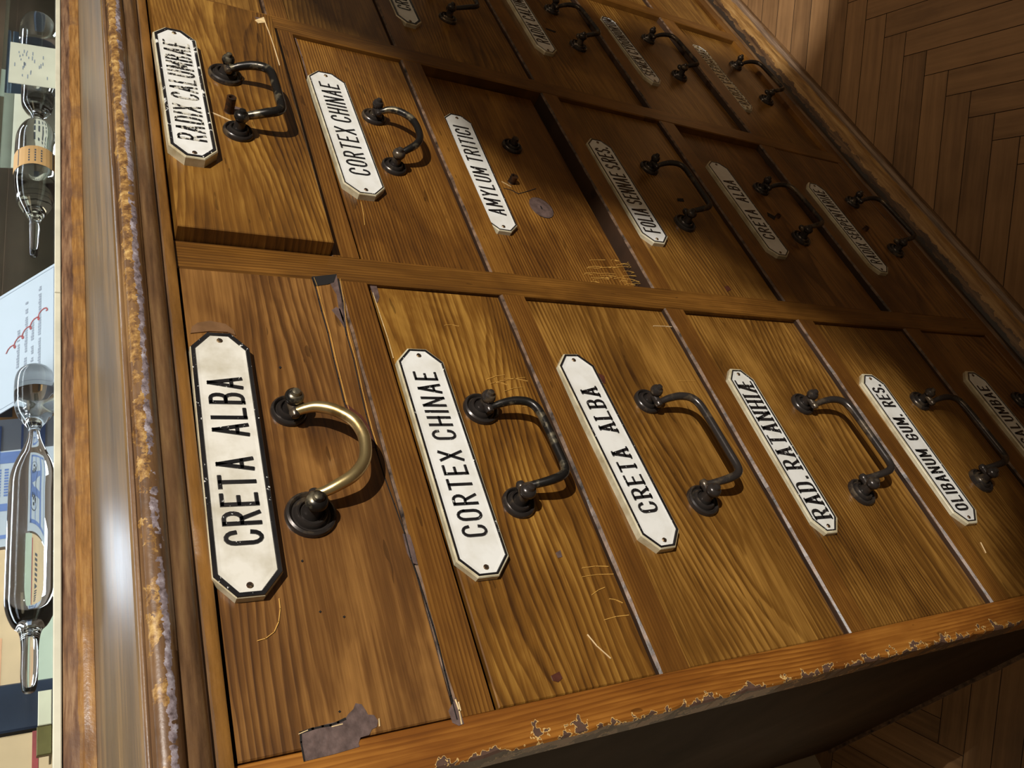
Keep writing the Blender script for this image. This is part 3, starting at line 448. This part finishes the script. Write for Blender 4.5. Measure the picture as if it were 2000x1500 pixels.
# ---------------------------------------------------------------- drawers
def octa(L,W,cx,cz,ins=0):
    a=L/2-ins; b=W/2-ins; k=ins*.41
    cx_=cx-k; cz_=cz-k
    return [(-a+cx_,-b),(a-cx_,-b),(a,-b+cz_),(a,b-cz_),(a-cx_,b),(-a+cx_,b),(-a,b-cz_),(-a,-b+cz_)]
def build_plate(key,parent,y):
    cx,cz,L,W,ang,text,t0,t1=PL[key]
    st=STYLE.get(key,{}); cw=st.get('c',.0115); ch=st.get('cz',.0108)*W/.036; T=st.get('t',.0045)
    ca,sa=math.cos(ang),math.sin(ang)
    def to(px,pz,yy): return (cx+px*ca-pz*sa, yy, cz+px*sa+pz*ca)
    rin=st.get('ring',.0010); rw=st.get('rw',.0022)
    layers=[(0,y,0),(0,y-T+.0008,0),(.0005,y-T,0),(rin,y-T-.0001,0),(rin+.0002,y-T-.0005,1),(rin+rw,y-T-.0005,1),(rin+rw+.0003,y-T+.0001,2),(rin+rw+.0022,y-T+.0003,2)]
    m=MB(); prev=None
    for ins,yy,mi in layers:
        ring=[to(px,pz,yy) for px,pz in octa(L,W,cw,ch,ins)]
        n=len(m.v); m.v+=ring
        if prev is not None:
            for i in range(8): m.f.append([prev+i,prev+(i+1)%8,n+(i+1)%8,n+i]); m.m.append(pmi)
        prev=n; pmi={0:0,1:1,2:2}[mi]
        if (ins,mi)==(rin,0): pmi=1
    m.f.append([prev+i for i in range(8)]); m.m.append(2)
    wm=M[st.get('white','white')]
    p=m.build('name_plate',[M['edge'],M[st.get('rmat','black')],wm],parent)
    h=W*st.get('h',.50)
    lo=t0-cx; hi=t1-cx
    tb=lettering(text,lo,hi,h,y-T+.0004,to,st.get('wx',.00185),st.get('wz',.0017),st.get('serif',False))
    tb.build('lettering',M[st.get('lmat','black')],parent)
    for sgn in (-1,1):
        s=MB(); c=to(sgn*(L/2-.0062),st.get('sz',0),y-T+.0003)
        s.lathe(c,(0,-1,0),[(.0017,0),(.0017,.0004),(.0014,.0007),(.0,.0008)],16)
        a=random.uniform(0,3); d=Vector((math.cos(a),0,math.sin(a)))*.0015; q=Vector((-d.z,0,d.x))*.16; C_=Vector(c)+Vector((0,-.00085,0))
        s.add([C_-d-q,C_+d-q,C_+d+q,C_-d+q],[(0,1,2,3)],1)
        s.build('plate_screw',[M['steel'],M['void']],parent,True,40)
STYLE={'11':dict(ring=.0003,rw=.0022,white='whiteaged',h=.52,c=.0118,t=.0055,wx=.0027,wz=.0023),
 '12':dict(ring=.0010,rw=.0012,h=.44,wx=.0022,wz=.0019,rmat='black',lmat='black'),
 '13':dict(ring=.0009,rw=.0014,h=.44,t=.006,wx=.0027,serif=True,wz=.0016),
 '14':dict(ring=.0018,rw=.0010,h=.60,wx=.0031,wz=.0014,serif=True,t=.004),
 '15':dict(ring=.0020,rw=.0011,h=.46,wx=.0026,wz=.0017,t=.004),
 '16':dict(ring=.0022,rw=.0012,h=.46,wx=.0025,wz=.0016),
 '21':dict(ring=.0012,rw=.0020,h=.56,lmat='blackfaded',rmat='blackchip',t=.0075,wx=.0021,wz=.0017),
 '22':dict(ring=.0010,rw=.0008,h=.48,t=.006,wx=.0020,wz=.0017),
 '23':dict(ring=.0008,rw=.0009,h=.50,wx=.0021,wz=.0017,c=.010),
 '24':dict(ring=.0012,rw=.0012,h=.54,wx=.0021,wz=.0017),
 '25':dict(ring=.0014,rw=.0010,h=.50,wx=.0021,wz=.0017,c=.0095),
 '26':dict(ring=.0014,rw=.0010,h=.56,wx=.0015,wz=.0014),
 '33':dict(h=.5),'34':dict(ring=.0016,rw=.0010,h=.58,wx=.0017,wz=.0016),'35':dict(ring=.0014,rw=.001,h=.60,wx=.0017,wz=.0016),
 '36':dict(ring=.0014,rw=.0008,h=.55,white='edge',rmat='blackfaded',lmat='blackchip',wx=.0021,wz=.0017)}
def rosette(x,z,y,r,parent,mat,knob=True,tip=None,big=1.0):
    m=MB(); e=1e-4
    pr=[(r,0),(r,.0016),(r*.96,.0030),(r*.87,.0038),(r*.80,.0030),(r*.76,.0018),(r*.69,.0018),(r*.66,.0040),(r*.58,.0054),(r*.50,.0050),(r*.46,.0032),(r*.41,.0034),(r*.37,.0056),(.0040*big,.0085)]
    pr+=[(.0038*big,.0115)]
    m.lathe((x,y,z),(0,-1,0),pr+[(e,.0117)],36); m.build('rosette',mat,parent,True,35)
    if knob:
        k=MB(); b=big; c=(x,y-.0112,z)
        k.lathe(c,(0,-1,0),[(.0024*b,0),(.0046*b,.0010),(.0056*b,.0028),(.0054*b,.0050),(.0044*b,.0066),(.0030*b,.0072),(.0028*b,.0080),(.0023*b,.0092),(.0012*b,.0097),(e,.0098)],28)
        k.build('knob',tip or mat,parent,True,35)
def build_handle(key,parent,y):
    xl,zl,xr,zr=HN[key]; hs=HS.get(key,{}); s=xr-xl
    mat=M[hs.get('mat','iron')]; rl=hs.get('rl',.0128 if s>.08 else .0112); rr=hs.get('rr',.0115 if s>.08 else .0112)
    big=hs.get('big',1.0)
    if not hs.get('noleft'): rosette(xl,zl,y,rl,parent,M['iron'],True,M[hs.get('tip','iron')],big)
    rosette(xr,zr,y,rr,parent,M['iron'],not hs.get('nobail'),M[hs.get('tip','iron')],.9*big)
    if hs.get('nobail'): return
    dr=hs.get('drop',.036 if s<.08 else .030); sh=hs.get('shape','trap')
    xm=(xl+xr)/2; zm=(zl+zr)/2; tilt=(zr-zl)/s
    inn=hs.get('inn',.0065 if s<.08 else .0085)   # eye sits on the inner side of the post
    u=s/2-inn; 
    if sh=='trap': P=[(-u,.0,-.0105),(-u-.0010,-.004,-.0120),(-u-.0015,-dr*.34,-.0150),(-u-.0012,-dr*.62,-.0185),(-u+.0010,-dr*.86,-.0200),(-u+.0065,-dr*.985,-.0205),(-u+.022,-dr,-.0205),(u-.022,-dr,-.0205),(u-.0085,-dr*.97,-.0203),(u-.0018,-dr*.84,-.0195),(u+.0012,-dr*.58,-.0175),(u+.0015,-dr*.30,-.0145),(u+.0010,-.004,-.0120),(u,.0,-.0105)]
    elif sh=='round': P=[(-u-.001,-.001,-.0105),(-u-.0012,-dr*.18,-.0130),(-u+.001,-dr*.42,-.0165),(-u+.0052,-dr*.68,-.0190),(-u+.0135,-dr*.90,-.0200),(-u+.024,-dr*.99,-.0205),(u-.022,-dr*.99,-.0205),(u-.0125,-dr*.88,-.0200),(u-.0045,-dr*.62,-.0185),(u+.0002,-dr*.36,-.0155),(u+.001,-dr*.16,-.0125),(u,.0,-.0105)]
    path=[(xm+a,y+c,zm+b+tilt*a) for a,b,c in P]
    path=catmull(path,7); n=len(path); r0=hs.get('r',.0026 if s<.08 else .0029)
    rs=[]
    for i in range(n):
        f=min(i,n-1-i)/(n*.5); rs.append(r0*(.78+.30*min(1,f*2.2)))
    m=MB(); m.tube(path,rs,14)
    ends=[path[0],path[-1]]
    m.build('bail_handle',mat,parent,True,60)
    for e_,x in ((ends[0],xl),(ends[1],xr)):      # the eye that holds each end of the bail on its post
        q=MB(); q.tube([(x,y-.0098,zm+tilt*(x-xm)),(e_[0],e_[1]+.0004,e_[2])],[.0034*big,.0028],12)
        q.lathe((e_[0],e_[1]+.0004,e_[2]),(1,0,0),[(1e-4,-.0036),(.0024,-.0030),(.0033,-.001),(.0033,.001),(.0024,.0030),(1e-4,.0036)],14)
        q.build('handle_eye',M['iron'],parent,True,50)
HS={'11':dict(mat='brass',shape='round',drop=.0330,r=.0034,rl=.0142,rr=.0110,tip='brassworn',big=1.12,inn=.008),
 '12':dict(mat='brassworn',shape='trap',drop=.031,rl=.0112,rr=.0128,r=.0028),'21':dict(mat='brassworn',shape='trap',drop=.031,r=.0033,rl=.0115,rr=.0135,tip='brassworn'),
 '22':dict(mat='brassworn',shape='round',drop=.026,r=.0030),'23':dict(nobail=True,noleft=True,rr=.011)}
SPOKEN={'11':'drawer with aged white plate CRETA ALBA and brass bail, nearest and topmost','21':'protruding drawer with chipped plate RADIX CALUMBAE','23':'drawer with plate AMYLUM TRITICI missing its bail'}
DM={'11':'drawer3','12':'drawer2','13':'drawer','14':'drawer','15':'drawer','16':'drawer3','21':'drawer2','22':'drawer4','23':'drawer4','24':'drawer','25':'drawer3','26':'drawer3'}
def marks(mb,key,y):
    """chips, cracks, scratches and painted highlights that belong to this drawer front (outlines in metres on its face)"""
    for kind,mi,pts,w in MARKS.get(key,[]):
        e=.00025
        if kind=='poly': mb.slab(pts,y-e*(1+.3*mi),y+.0003,mi)
        else:
            to=lambda a,b,c:(a,c,b)
            n=len(pts)
            for i in range(n-1): 
                q0=w*(.6+.6*abs(mnoise.noise(Vector((pts[i][0]*200,pts[i][1]*200,0)))))
                ribbon(mb,[pts[i],pts[i+1]],q0,q0,y,e*(1+.3*mi),to,mi)
for ci in range(4):
    for ri in range(6):
        key=f'{ci+1}{ri+1}'; x0,x1=COLS[ci]; z0,z1=ROWS[ri]; y=DEPTH[key]
        gl,gr,gt,gb=GAP.get(key,(.0010,.0010,.0012,.0016))
        m=MB(); bev=.0007
        m.box(x0+gl,x1-gr,y,y+.022,z1+gb,z0-gt,bev=bev)
        marks(m,key,y)
        d=m.build('drawer',[M[DM.get(key,'drawer')],M['patch'],M['redpatch'],M['void'],M['pale'],M['scratch_highlight'],M['scratch_glint'],M['scuff']],cab)
        if key in PL:
            d['label']=SPOKEN.get(key,f'drawer with white enamel plate {PLTEXT.get(key,PL[key][5])}').replace('  ',' ')
            build_plate(key,d,y)
        if key in HN: build_handle(key,d,y)
        if key in PINS:
            for (px,pz,r,h) in PINS[key]:
                s=MB(); s.lathe((px,y,pz),(0,-1,0),[(r*1.1,0),(r,.0005),(r,h),(r*.62,h),(r*.55,h-.002),(1e-4,h-.002)],18)
                s.build('key_pin',M['rust'],d,True,35)
# ---------------------------------------------------------------- floor
def herringbone():
    W=.0359; L=.27; th=math.radians(-45)
    ca,sa=math.cos(th),math.sin(th); ox,oy=FLO
    vs=[];fs=[];cols=[];uvs=[]
    g=.0005; rnd=random.Random(3)
    def put(x0,x1,y0,y1,horiz):
        cx,cy=(x0+x1)/2,(y0+y1)/2; wx=ox+cx*ca-cy*sa; wy=oy+cx*sa+cy*ca
        if not(-1.2<wx<2.4 and -1.6<wy<1.4): return
        n=len(vs)
        for x,y_ in ((x0+g,y0+g),(x1-g,y0+g),(x1-g,y1-g),(x0+g,y1-g)):
            vs.append((ox+x*ca-y_*sa,oy+x*sa+y_*ca,FZ-.0001*rnd.random()))
        fs.append((n,n+1,n+2,n+3)); r=rnd.random(); cols.append(r)
        u=(x1-x0,y1-y0); a=rnd.random()*9
        q=[(0,0),(u[0],0),(u[0],u[1]),(0,u[1])]
        uvs.extend([(p[0]+a,p[1]+a) if horiz else (p[1]+a,p[0]+a) for p in q])
    for k in range(-110,110):
        for j in range(-16,16):
            X=k*W+j*L; Y=k*W-j*L
            put(X,X+L,Y,Y+W,True); put(X+L,X+L+W,Y+W-L,Y+W,False)
    me=bpy.data.meshes.new('floor'); n=len(vs)
    vs2=vs+[(-1.3,-1.7,FZ-.0016),(2.5,-1.7,FZ-.0016),(2.5,1.5,FZ-.0016),(-1.3,1.5,FZ-.0016)]
    me.from_pydata(vs2,[],fs+[(n,n+1,n+2,n+3)])
    me.materials.append(M['floor']); me.materials.append(M['void']); me.polygons[-1].material_index=1
    at=me.attributes.new('plank','FLOAT_VECTOR','FACE')
    for i,c in enumerate(cols): at.data[i].vector=(c,c,c)
    uvl=me.uv_layers.new(name='uv')
    for i,(a,b) in enumerate(uvs): uvl.data[i].uv=(a,b)
    o=link(bpy.data.objects.new('floor',me)); struct(o)
FLO=(.5806,.0330)
herringbone()
t=NT('wall_plaster'); v=t.coord(rand=False); t.set(color=t.ramp(t.noise(v,3,4),[(.3,srgb(168,150,122)),(.7,srgb(186,168,140))]),rough=.85); M['plaster']=t.m
m=MB(); m.box(-1.3,2.5,.66,.76,FZ,2.0); struct(m.build('wall_back',M['plaster']))
# ---------------------------------------------------------------- glass display case on the ledge
GY=.0965
case=thing('display_case','long glass display case with a cream painted sill standing on the cabinet ledge','display case',(.65,.2,.0435))
m=MB(); m.extrude_x([(.30,.0449),(.0915,.0449),(.0915,.0500),(.0925,.0510),(.0925,.0570),(.0950,.0596),(.0990,.0600),(.30,.0600)],-.06,1.40,80,wob=.0003); m.build('base_rail',M['caserail'],case,True,40)
M['cream']=plain('cream_paint',srgb(202,198,176),.45,var=.12,scale=40)
m=MB(); m.box(-.06,.372,.0938,.1000,.0602,.0642,bev=.0005); m.build('sill_strip',M['cream'],case)
m=MB(); m.box(.3725,1.40,.0938,.1000,.0602,.0642,bev=.0005); m.build('sill_strip',M['cream'],case)
t=NT('pane_glass'); n=t.n; lw_=n.new('ShaderNodeLayerWeight'); lw_.inputs[0].default_value=.5; fr_=t.math('MULTIPLY_ADD',t.math('POWER',lw_.outputs['Facing'],5.0),.96,.03)
tr=n.new('ShaderNodeBsdfTransparent'); tr.inputs[0].default_value=(.95,.98,.98,1); gl=n.new('ShaderNodeBsdfGlossy'); gl.inputs['Roughness'].default_value=.02
mx=n.new('ShaderNodeMixShader'); t.l.new(fr_,mx.inputs[0]); t.l.new(tr.outputs[0],mx.inputs[1]); t.l.new(gl.outputs[0],mx.inputs[2]); t.l.new(mx.outputs[0],n['Material Output'].inputs[0]); M['pane']=t.m
m=MB(); m.box(-.06,1.40,.0960,.0990,.0643,.42); m.build('glass_pane',M['pane'],case)
M['casein']=plain('case_interior_wood',srgb(84,66,50),.6,var=.3,scale=12)
m=MB(); m.box(-.06,1.40,.0995,.298,.0598,.0615); m.build('case_floor',M['casein'],case)
m=MB(); m.box(-.06,1.40,.292,.300,.0600,.44); m.build('back_panel',M['casein'],case)
m=MB(); m.box(-.06,1.40,.0938,.300,.42,.44); m.build('top_board',M['casein'],case)
t=NT('shelf_glass'); t.set(color=(.75,.93,.92),rough=.03,trans=1.0,ior=1.5); M['shelfglass']=t.m
m=MB(); m.box(.50,1.38,.14,.285,.1050,.1085); m.build('glass_shelf',M['shelfglass'],case)
t=NT('clear_glass'); t.set(color=(.97,.98,.98),rough=.02,trans=1.0,ior=1.46); M['glass']=t.m
CF=.0616
def ampoule(name,label,prof,y,r,wall=.0007,rot=0):
    """blown glass lying along x: prof = [(x, radius)]"""
    zc=CF+r
    P=catmull([(x,q,0) for x,q in prof],5)
    outer=[(max(p[1],1e-4),p[0]) for p in P]; inner=[(max(p[1]-wall,1e-4),p[0]) for p in P][::-1]
    inner=[(q,h) for q,h in inner if q>3e-4]
    m=MB(); m.lathe((0,y,zc),(1,0,0),outer,40)
    m.lathe((0,y,zc),(1,0,0),[(1e-4,inner[0][1])]+inner+[(1e-4,inner[-1][1])],40)
    return m,zc

def glassware(name,label,prof,y,r,extra=None):
    m,zc=ampoule(name,label,prof,y,r)
    o=m.build(name,M['glass'],None,True,None); tag(o,label,'glass ampoule','sealed glass ampoules lying in the case')
    return o,zc
a2,z2=glassware('glass_ampoule','clear sealed ampoule with a long stem, beside the sloping caption card',
 [(.0900,.0004),(.0912,.0032),(.1000,.0043),(.1160,.0044),(.1250,.0058),(.1300,.0095),(.1400,.0128),(.1550,.0134),(.2100,.0134),(.2270,.0130),(.2380,.0108),(.2480,.0072),(.2580,.0040),(.2660,.0036),(.2720,.0065),(.2790,.0105),(.2900,.0122),(.3080,.0122),(.3160,.0085),(.3200,.0004)],.1155,.0134)
a1,z1=glassware('glass_ampoule','smoky glass ampoule with an orange paper label, lying in the display case',
 [(.4340,.0004),(.4365,.0030),(.4600,.0038),(.4750,.0042),(.4850,.0080),(.4980,.0128),(.5150,.0155),(.5300,.0160),(.5700,.0160),(.5850,.0150),(.5980,.0112),(.6060,.0055),(.6120,.0045),(.6190,.0062),(.6270,.0105),(.6400,.0130),(.6900,.0130),(.7000,.0100),(.7060,.0004)],.1180,.0162)
a3,z3=glassware('glass_ampoule','dark glass flask lying behind the upright pencilled card',
 [(.716,.0004),(.719,.0032),(.728,.0040),(.736,.0080),(.748,.0140),(.765,.0165),(.800,.0165),(.815,.012),(.822,.0004)],.1400,.0172)
M['kraft']=plain('kraft_paper',srgb(196,150,98),.7,var=.12,scale=40)
M['paper']=plain('white_paper',srgb(178,186,198),.75,var=.03,scale=20)
M['oldpaper']=plain('old_paper',srgb(208,202,184),.75,var=.08,scale=30)
M['beige']=plain('beige_board',srgb(206,178,140),.7,var=.15,scale=25)
M['ink']=plain('printed_ink',srgb(70,74,84),.7,var=.1); M['greyink']=plain('grey_print',srgb(140,146,160),.7,var=.1)
M['redink']=plain('red_ink',srgb(150,60,60),.6,var=.2); M['blueprint']=plain('blue_print',srgb(96,120,176),.6,var=.15)
M['navy']=plain('navy_card',srgb(30,44,66),.35,var=.35,scale=20,coat=.3)
M['brassy']=plain('brass_bracket',srgb(112,104,62),.4,.6,var=.2)
def wrapped_label(parent,xc,w,y,zc,r,a0,a1,mat,lines):
    m=MB(); n=14; rr=r+.00025
    for i in range(n):
        b0=math.radians(a0+(a1-a0)*i/n); b1=math.radians(a0+(a1-a0)*(i+1)/n)
        m.add([(xc-w/2,y+rr*math.cos(b0),zc+rr*math.sin(b0)),(xc+w/2,y+rr*math.cos(b0),zc+rr*math.sin(b0)),(xc+w/2,y+rr*math.cos(b1),zc+rr*math.sin(b1)),(xc-w/2,y+rr*math.cos(b1),zc+rr*math.sin(b1))],[(0,1,2,3)],0)
    rr+=.0001
    def strip(xa,xb,aa,ab):
        b0,b1=math.radians(aa),math.radians(ab)
        m.add([(xa,y+rr*math.cos(b0),zc+rr*math.sin(b0)),(xb,y+rr*math.cos(b0),zc+rr*math.sin(b0)),(xb,y+rr*math.cos(b1),zc+rr*math.sin(b1)),(xa,y+rr*math.cos(b1),zc+rr*math.sin(b1))],[(0,1,2,3)],1)
    for l in lines: strip(*l)
    m.build('paper_label',[M[mat],M['ink']],parent)
rd=random.Random(2)
wrapped_label(a1,.5395,.024,.1180,z1,.0160,95,250,'kraft',
  [(.5500,.5506,130,228),(.5290,.5296,130,228),(.5290,.5506,128,131),(.5290,.5506,227,230)]+[(.5310+i*.0034,.5310+i*.0034+.0022,160+8*(j-1),164+8*(j-1)) for j in (1,3,5) for i in range(5)])
# sloping caption card: prints as lines of small grey type crossed by a red signature
tilt=math.radians(48); cy,sy=math.cos(tilt),math.sin(tilt)
def card_pt(x,h,off=0): return (x,.1065+h*sy+off*(-cy),.0622+h*cy+off*sy)
def flat_card(name,label,cat,x0,x1,h0,h1,pt,mat,t=.0006):
    m=MB()
    vs=[pt(x0,h0,0),pt(x1,h0,0),pt(x1,h1,0),pt(x0,h1,0),pt(x0,h0,-t),pt(x1,h0,-t),pt(x1,h1,-t),pt(x0,h1,-t)]
    m.add(vs,[(0,1,2,3),(7,6,5,4),(0,4,5,1),(1,5,6,2),(2,6,7,3),(3,7,4,0)])
    o=m.build(name,M[mat]); tag(o,label,cat); return o
cc=flat_card('caption_card','white caption card with grey type and red signature, sloping in the case','card',.3005,.4175,0,.085,card_pt,'paper')
m=MB()
def dash(x0,x1,h0,h1,mi,pt=card_pt): m.add([pt(x0,h0,.0002),pt(x1,h0,.0002),pt(x1,h1,.0002),pt(x0,h1,.0002)],[(0,1,2,3)],mi)
for h,x0,x1 in ((.0150,.325,.402),(.0215,.318,.374),(.0275,.322,.392),(.0345,.330,.372)):
    x=x0
    while x<x1:
        l=.0012+.0012*rd.random()
        if rd.random()>.16: dash(x,x+l,h,h+.0017+.0009*rd.random(),0)
        x+=l+.0007
dash(.3035,.4145,.0030,.0034,0); dash(.3035,.3039,.0030,.075,0); dash(.4141,.4145,.0030,.075,0)
sg=[]
for i in range(41):
    u_=i/40; sg.append((.3535+.022*u_+.0030*math.sin(u_*30),.0445-.035*u_+.0022*math.cos(u_*30)))
ribbon(m,sg,.0011,.0011,0,.00005,lambda a,b,c:card_pt(a,b,.0003-c),1)
m.build('printed_text',[M['greyink'],M['redink']],cc)
def up_pt(y0,lean):
    return lambda x,h,off=0:(x,y0+h*lean-off,.0620+h)
pt=up_pt(.1015,.05)
c2=flat_card('pencilled_card','small upright off-white card with faint pencil notes leaning on the case glass','card',.6400,.7060,0,.0385,pt,'oldpaper')
m=MB()
for i in range(26):
    x=.648+rd.random()*.045; h=.008+rd.random()*.026; dash(x,x+.003+.004*rd.random(),h,h+.0008,0,pt)
m.build('pencil_notes',[M['greyink']],c2)
pt=up_pt(.150,.12)
c3=flat_card('old_document','pale printed document standing behind the labelled ampoule','paper',.585,.700,0,.043,pt,'oldpaper')
m=MB()
for j in range(4):
    x=.595
    while x<.62: dash(x,x+.0025,.012+j*.006,.0145+j*.006,0,pt); x+=.0036
m.build('printed_text',[M['ink']],c3)
pt=up_pt(.185,.15)
c4=flat_card('blue_stamped_envelope','white envelope printed with blue bands and a round postmark, behind the clear ampoule','paper',.222,.330,0,.060,pt,'paper')
m=MB()
for h0,h1 in ((.006,.010),(.020,.0215),(.034,.040),(.052,.054)): dash(.228,.324,h0,h1,1,pt)
dash(.228,.231,.006,.054,1,pt); dash(.250,.256,.010,.034,1,pt); dash(.290,.300,.012,.040,1,pt)
for j in range(3):
    x=.262
    while x<.286: dash(x,x+.0016,.024+j*.0045,.0265+j*.0045,1,pt); x+=.0024
for k in range(36):
    a,b=k*math.pi/18,(k+1)*math.pi/18; R_=.0105
    m.add([pt(.248+R_*math.cos(a),.016+R_*math.sin(a),.0004),pt(.248+R_*math.cos(b),.016+R_*math.sin(b),.0004),pt(.248+(R_-.0007)*math.cos(b),.016+(R_-.0007)*math.sin(b),.0004),pt(.248+(R_-.0007)*math.cos(a),.016+(R_-.0007)*math.sin(a),.0004)],[(0,1,2,3)],0)
for k in range(12):
    a=rd.random()*6.28; q=rd.random()*.007; dash(.248+q*math.cos(a),.2495+q*math.cos(a)+.001,.016+q*math.sin(a),.019+q*math.sin(a),0,pt)
m.build('printed_text',[M['ink'],M['blueprint']],c4)
pt=up_pt(.170,.2)
c5=flat_card('medicine_packet','beige and pale green printed packet under the narrow end of the clear ampoule','packet',.112,.212,0,.048,pt,'beige',.006)
m=MB(); dash(.112,.212,0,.013,1,pt); dash(.1150,.2090,.0130,.0150,2,pt)
x=.17
for c in range(9): dash(x,x+.002,.020,.0255,0,pt); x+=.0034
dash(.118,.150,.028,.040,3,pt)
M['palegreen']=plain('pale_green_print',srgb(176,188,170),.7,var=.08); M['salmon']=plain('salmon_print',srgb(214,160,122),.7,var=.15)
m.build('printed_text',[M['ink'],M['palegreen'],M['redink'],M['salmon']],c5)
m=MB(); m.box(.083,.1105,.150,.19,.0616,.098,bev=.001); o=m.build('navy_box',M['navy']); tag(o,'dark navy box standing beside the beige packet at the near end','box')
m=MB(); m.box(.020,.081,.150,.20,.0616,.090,bev=.001); m.box(.020,.081,.1495,.15,.070,.073,1); o=m.build('red_striped_box',[M['beige'],M['redink']]); tag(o,'beige box with a red stripe at the near end of the case','box')
m=MB(); m.box(.335,.385,.20,.24,.0616,.112,bev=.001); m.box(.340,.380,.1995,.2,.090,.098,1); o=m.build('kraft_box',[M['kraft'],M['ink']]); tag(o,'brown cardboard box standing behind the sloping caption card','box')
M['slate']=plain('slate_box',srgb(60,72,92),.5,var=.3,scale=12)
m=MB(); m.box(.760,.900,.205,.255,.0617,.104,bev=.001); o=m.build('slate_box',M['slate']); tag(o,'slate blue box at the far end of the case behind the dark flask','box')
m=MB(); m.box(.705,.750,.190,.192,.062,.118); o=m.build('printed_leaflet',M['oldpaper']); tag(o,'cream leaflet standing far back between flask and document','paper')
# small clamp that holds the pane: brass angle with a glass tab
m=MB(); m.box(.0515,.0660,.1006,.1040,.0643,.0712,bev=.0004); m.box(.0515,.0660,.1040,.118,.0643,.0655); cl=m.build('pane_clamp',M['brassy'],case)
m=MB(); m.box(.0665,.0845,.1006,.1026,.0645,.0708,bev=.0004); m.build('acrylic_tab',M['cream'],case)
# ---------------------------------------------------------------- unseen body added around the key light, its flap shaped to shade the drawers
sp=thing('added_spotlight','added out-of-view black spotlight with a flap shaped to shade the drawers','spotlight',tuple(KEYPOS+Vector((0,-.1,.12))))
M['blackmetal']=plain('black_lacquer',(.01,.01,.01),.4,var=.1)
aim=(Vector((.3,0,-.35))-KEYPOS).normalized()
m=MB(); m.lathe(KEYPOS-aim*.02,-aim,[(.055,-.05),(.060,.0),(.060,.09),(.04,.12),(1e-4,.125)],32); m.build('housing',M['blackmetal'],sp,True,40)
m=MB(); m.tube([KEYPOS-aim*.07,KEYPOS-aim*.07+Vector((0,0,.12)),KEYPOS-aim*.07+Vector((0,0,.74))],.008,10); m.build('stem',M['blackmetal'],sp)
m=MB(); F_=.16
pts=[(KEYPOS.x+(a-KEYPOS.x)*F_,KEYPOS.z+(b-KEYPOS.z)*F_) for a,b in SHADE]; yy=KEYPOS.y*(1-F_)
m.slab(pts,yy-.0008,yy+.0008); m.build('shadow_flap',M['blackmetal'],sp)
m=MB(); m.box(-1.3,2.5,-2.6,.76,2.0,2.06); struct(m.build('ceiling',M['plaster']))
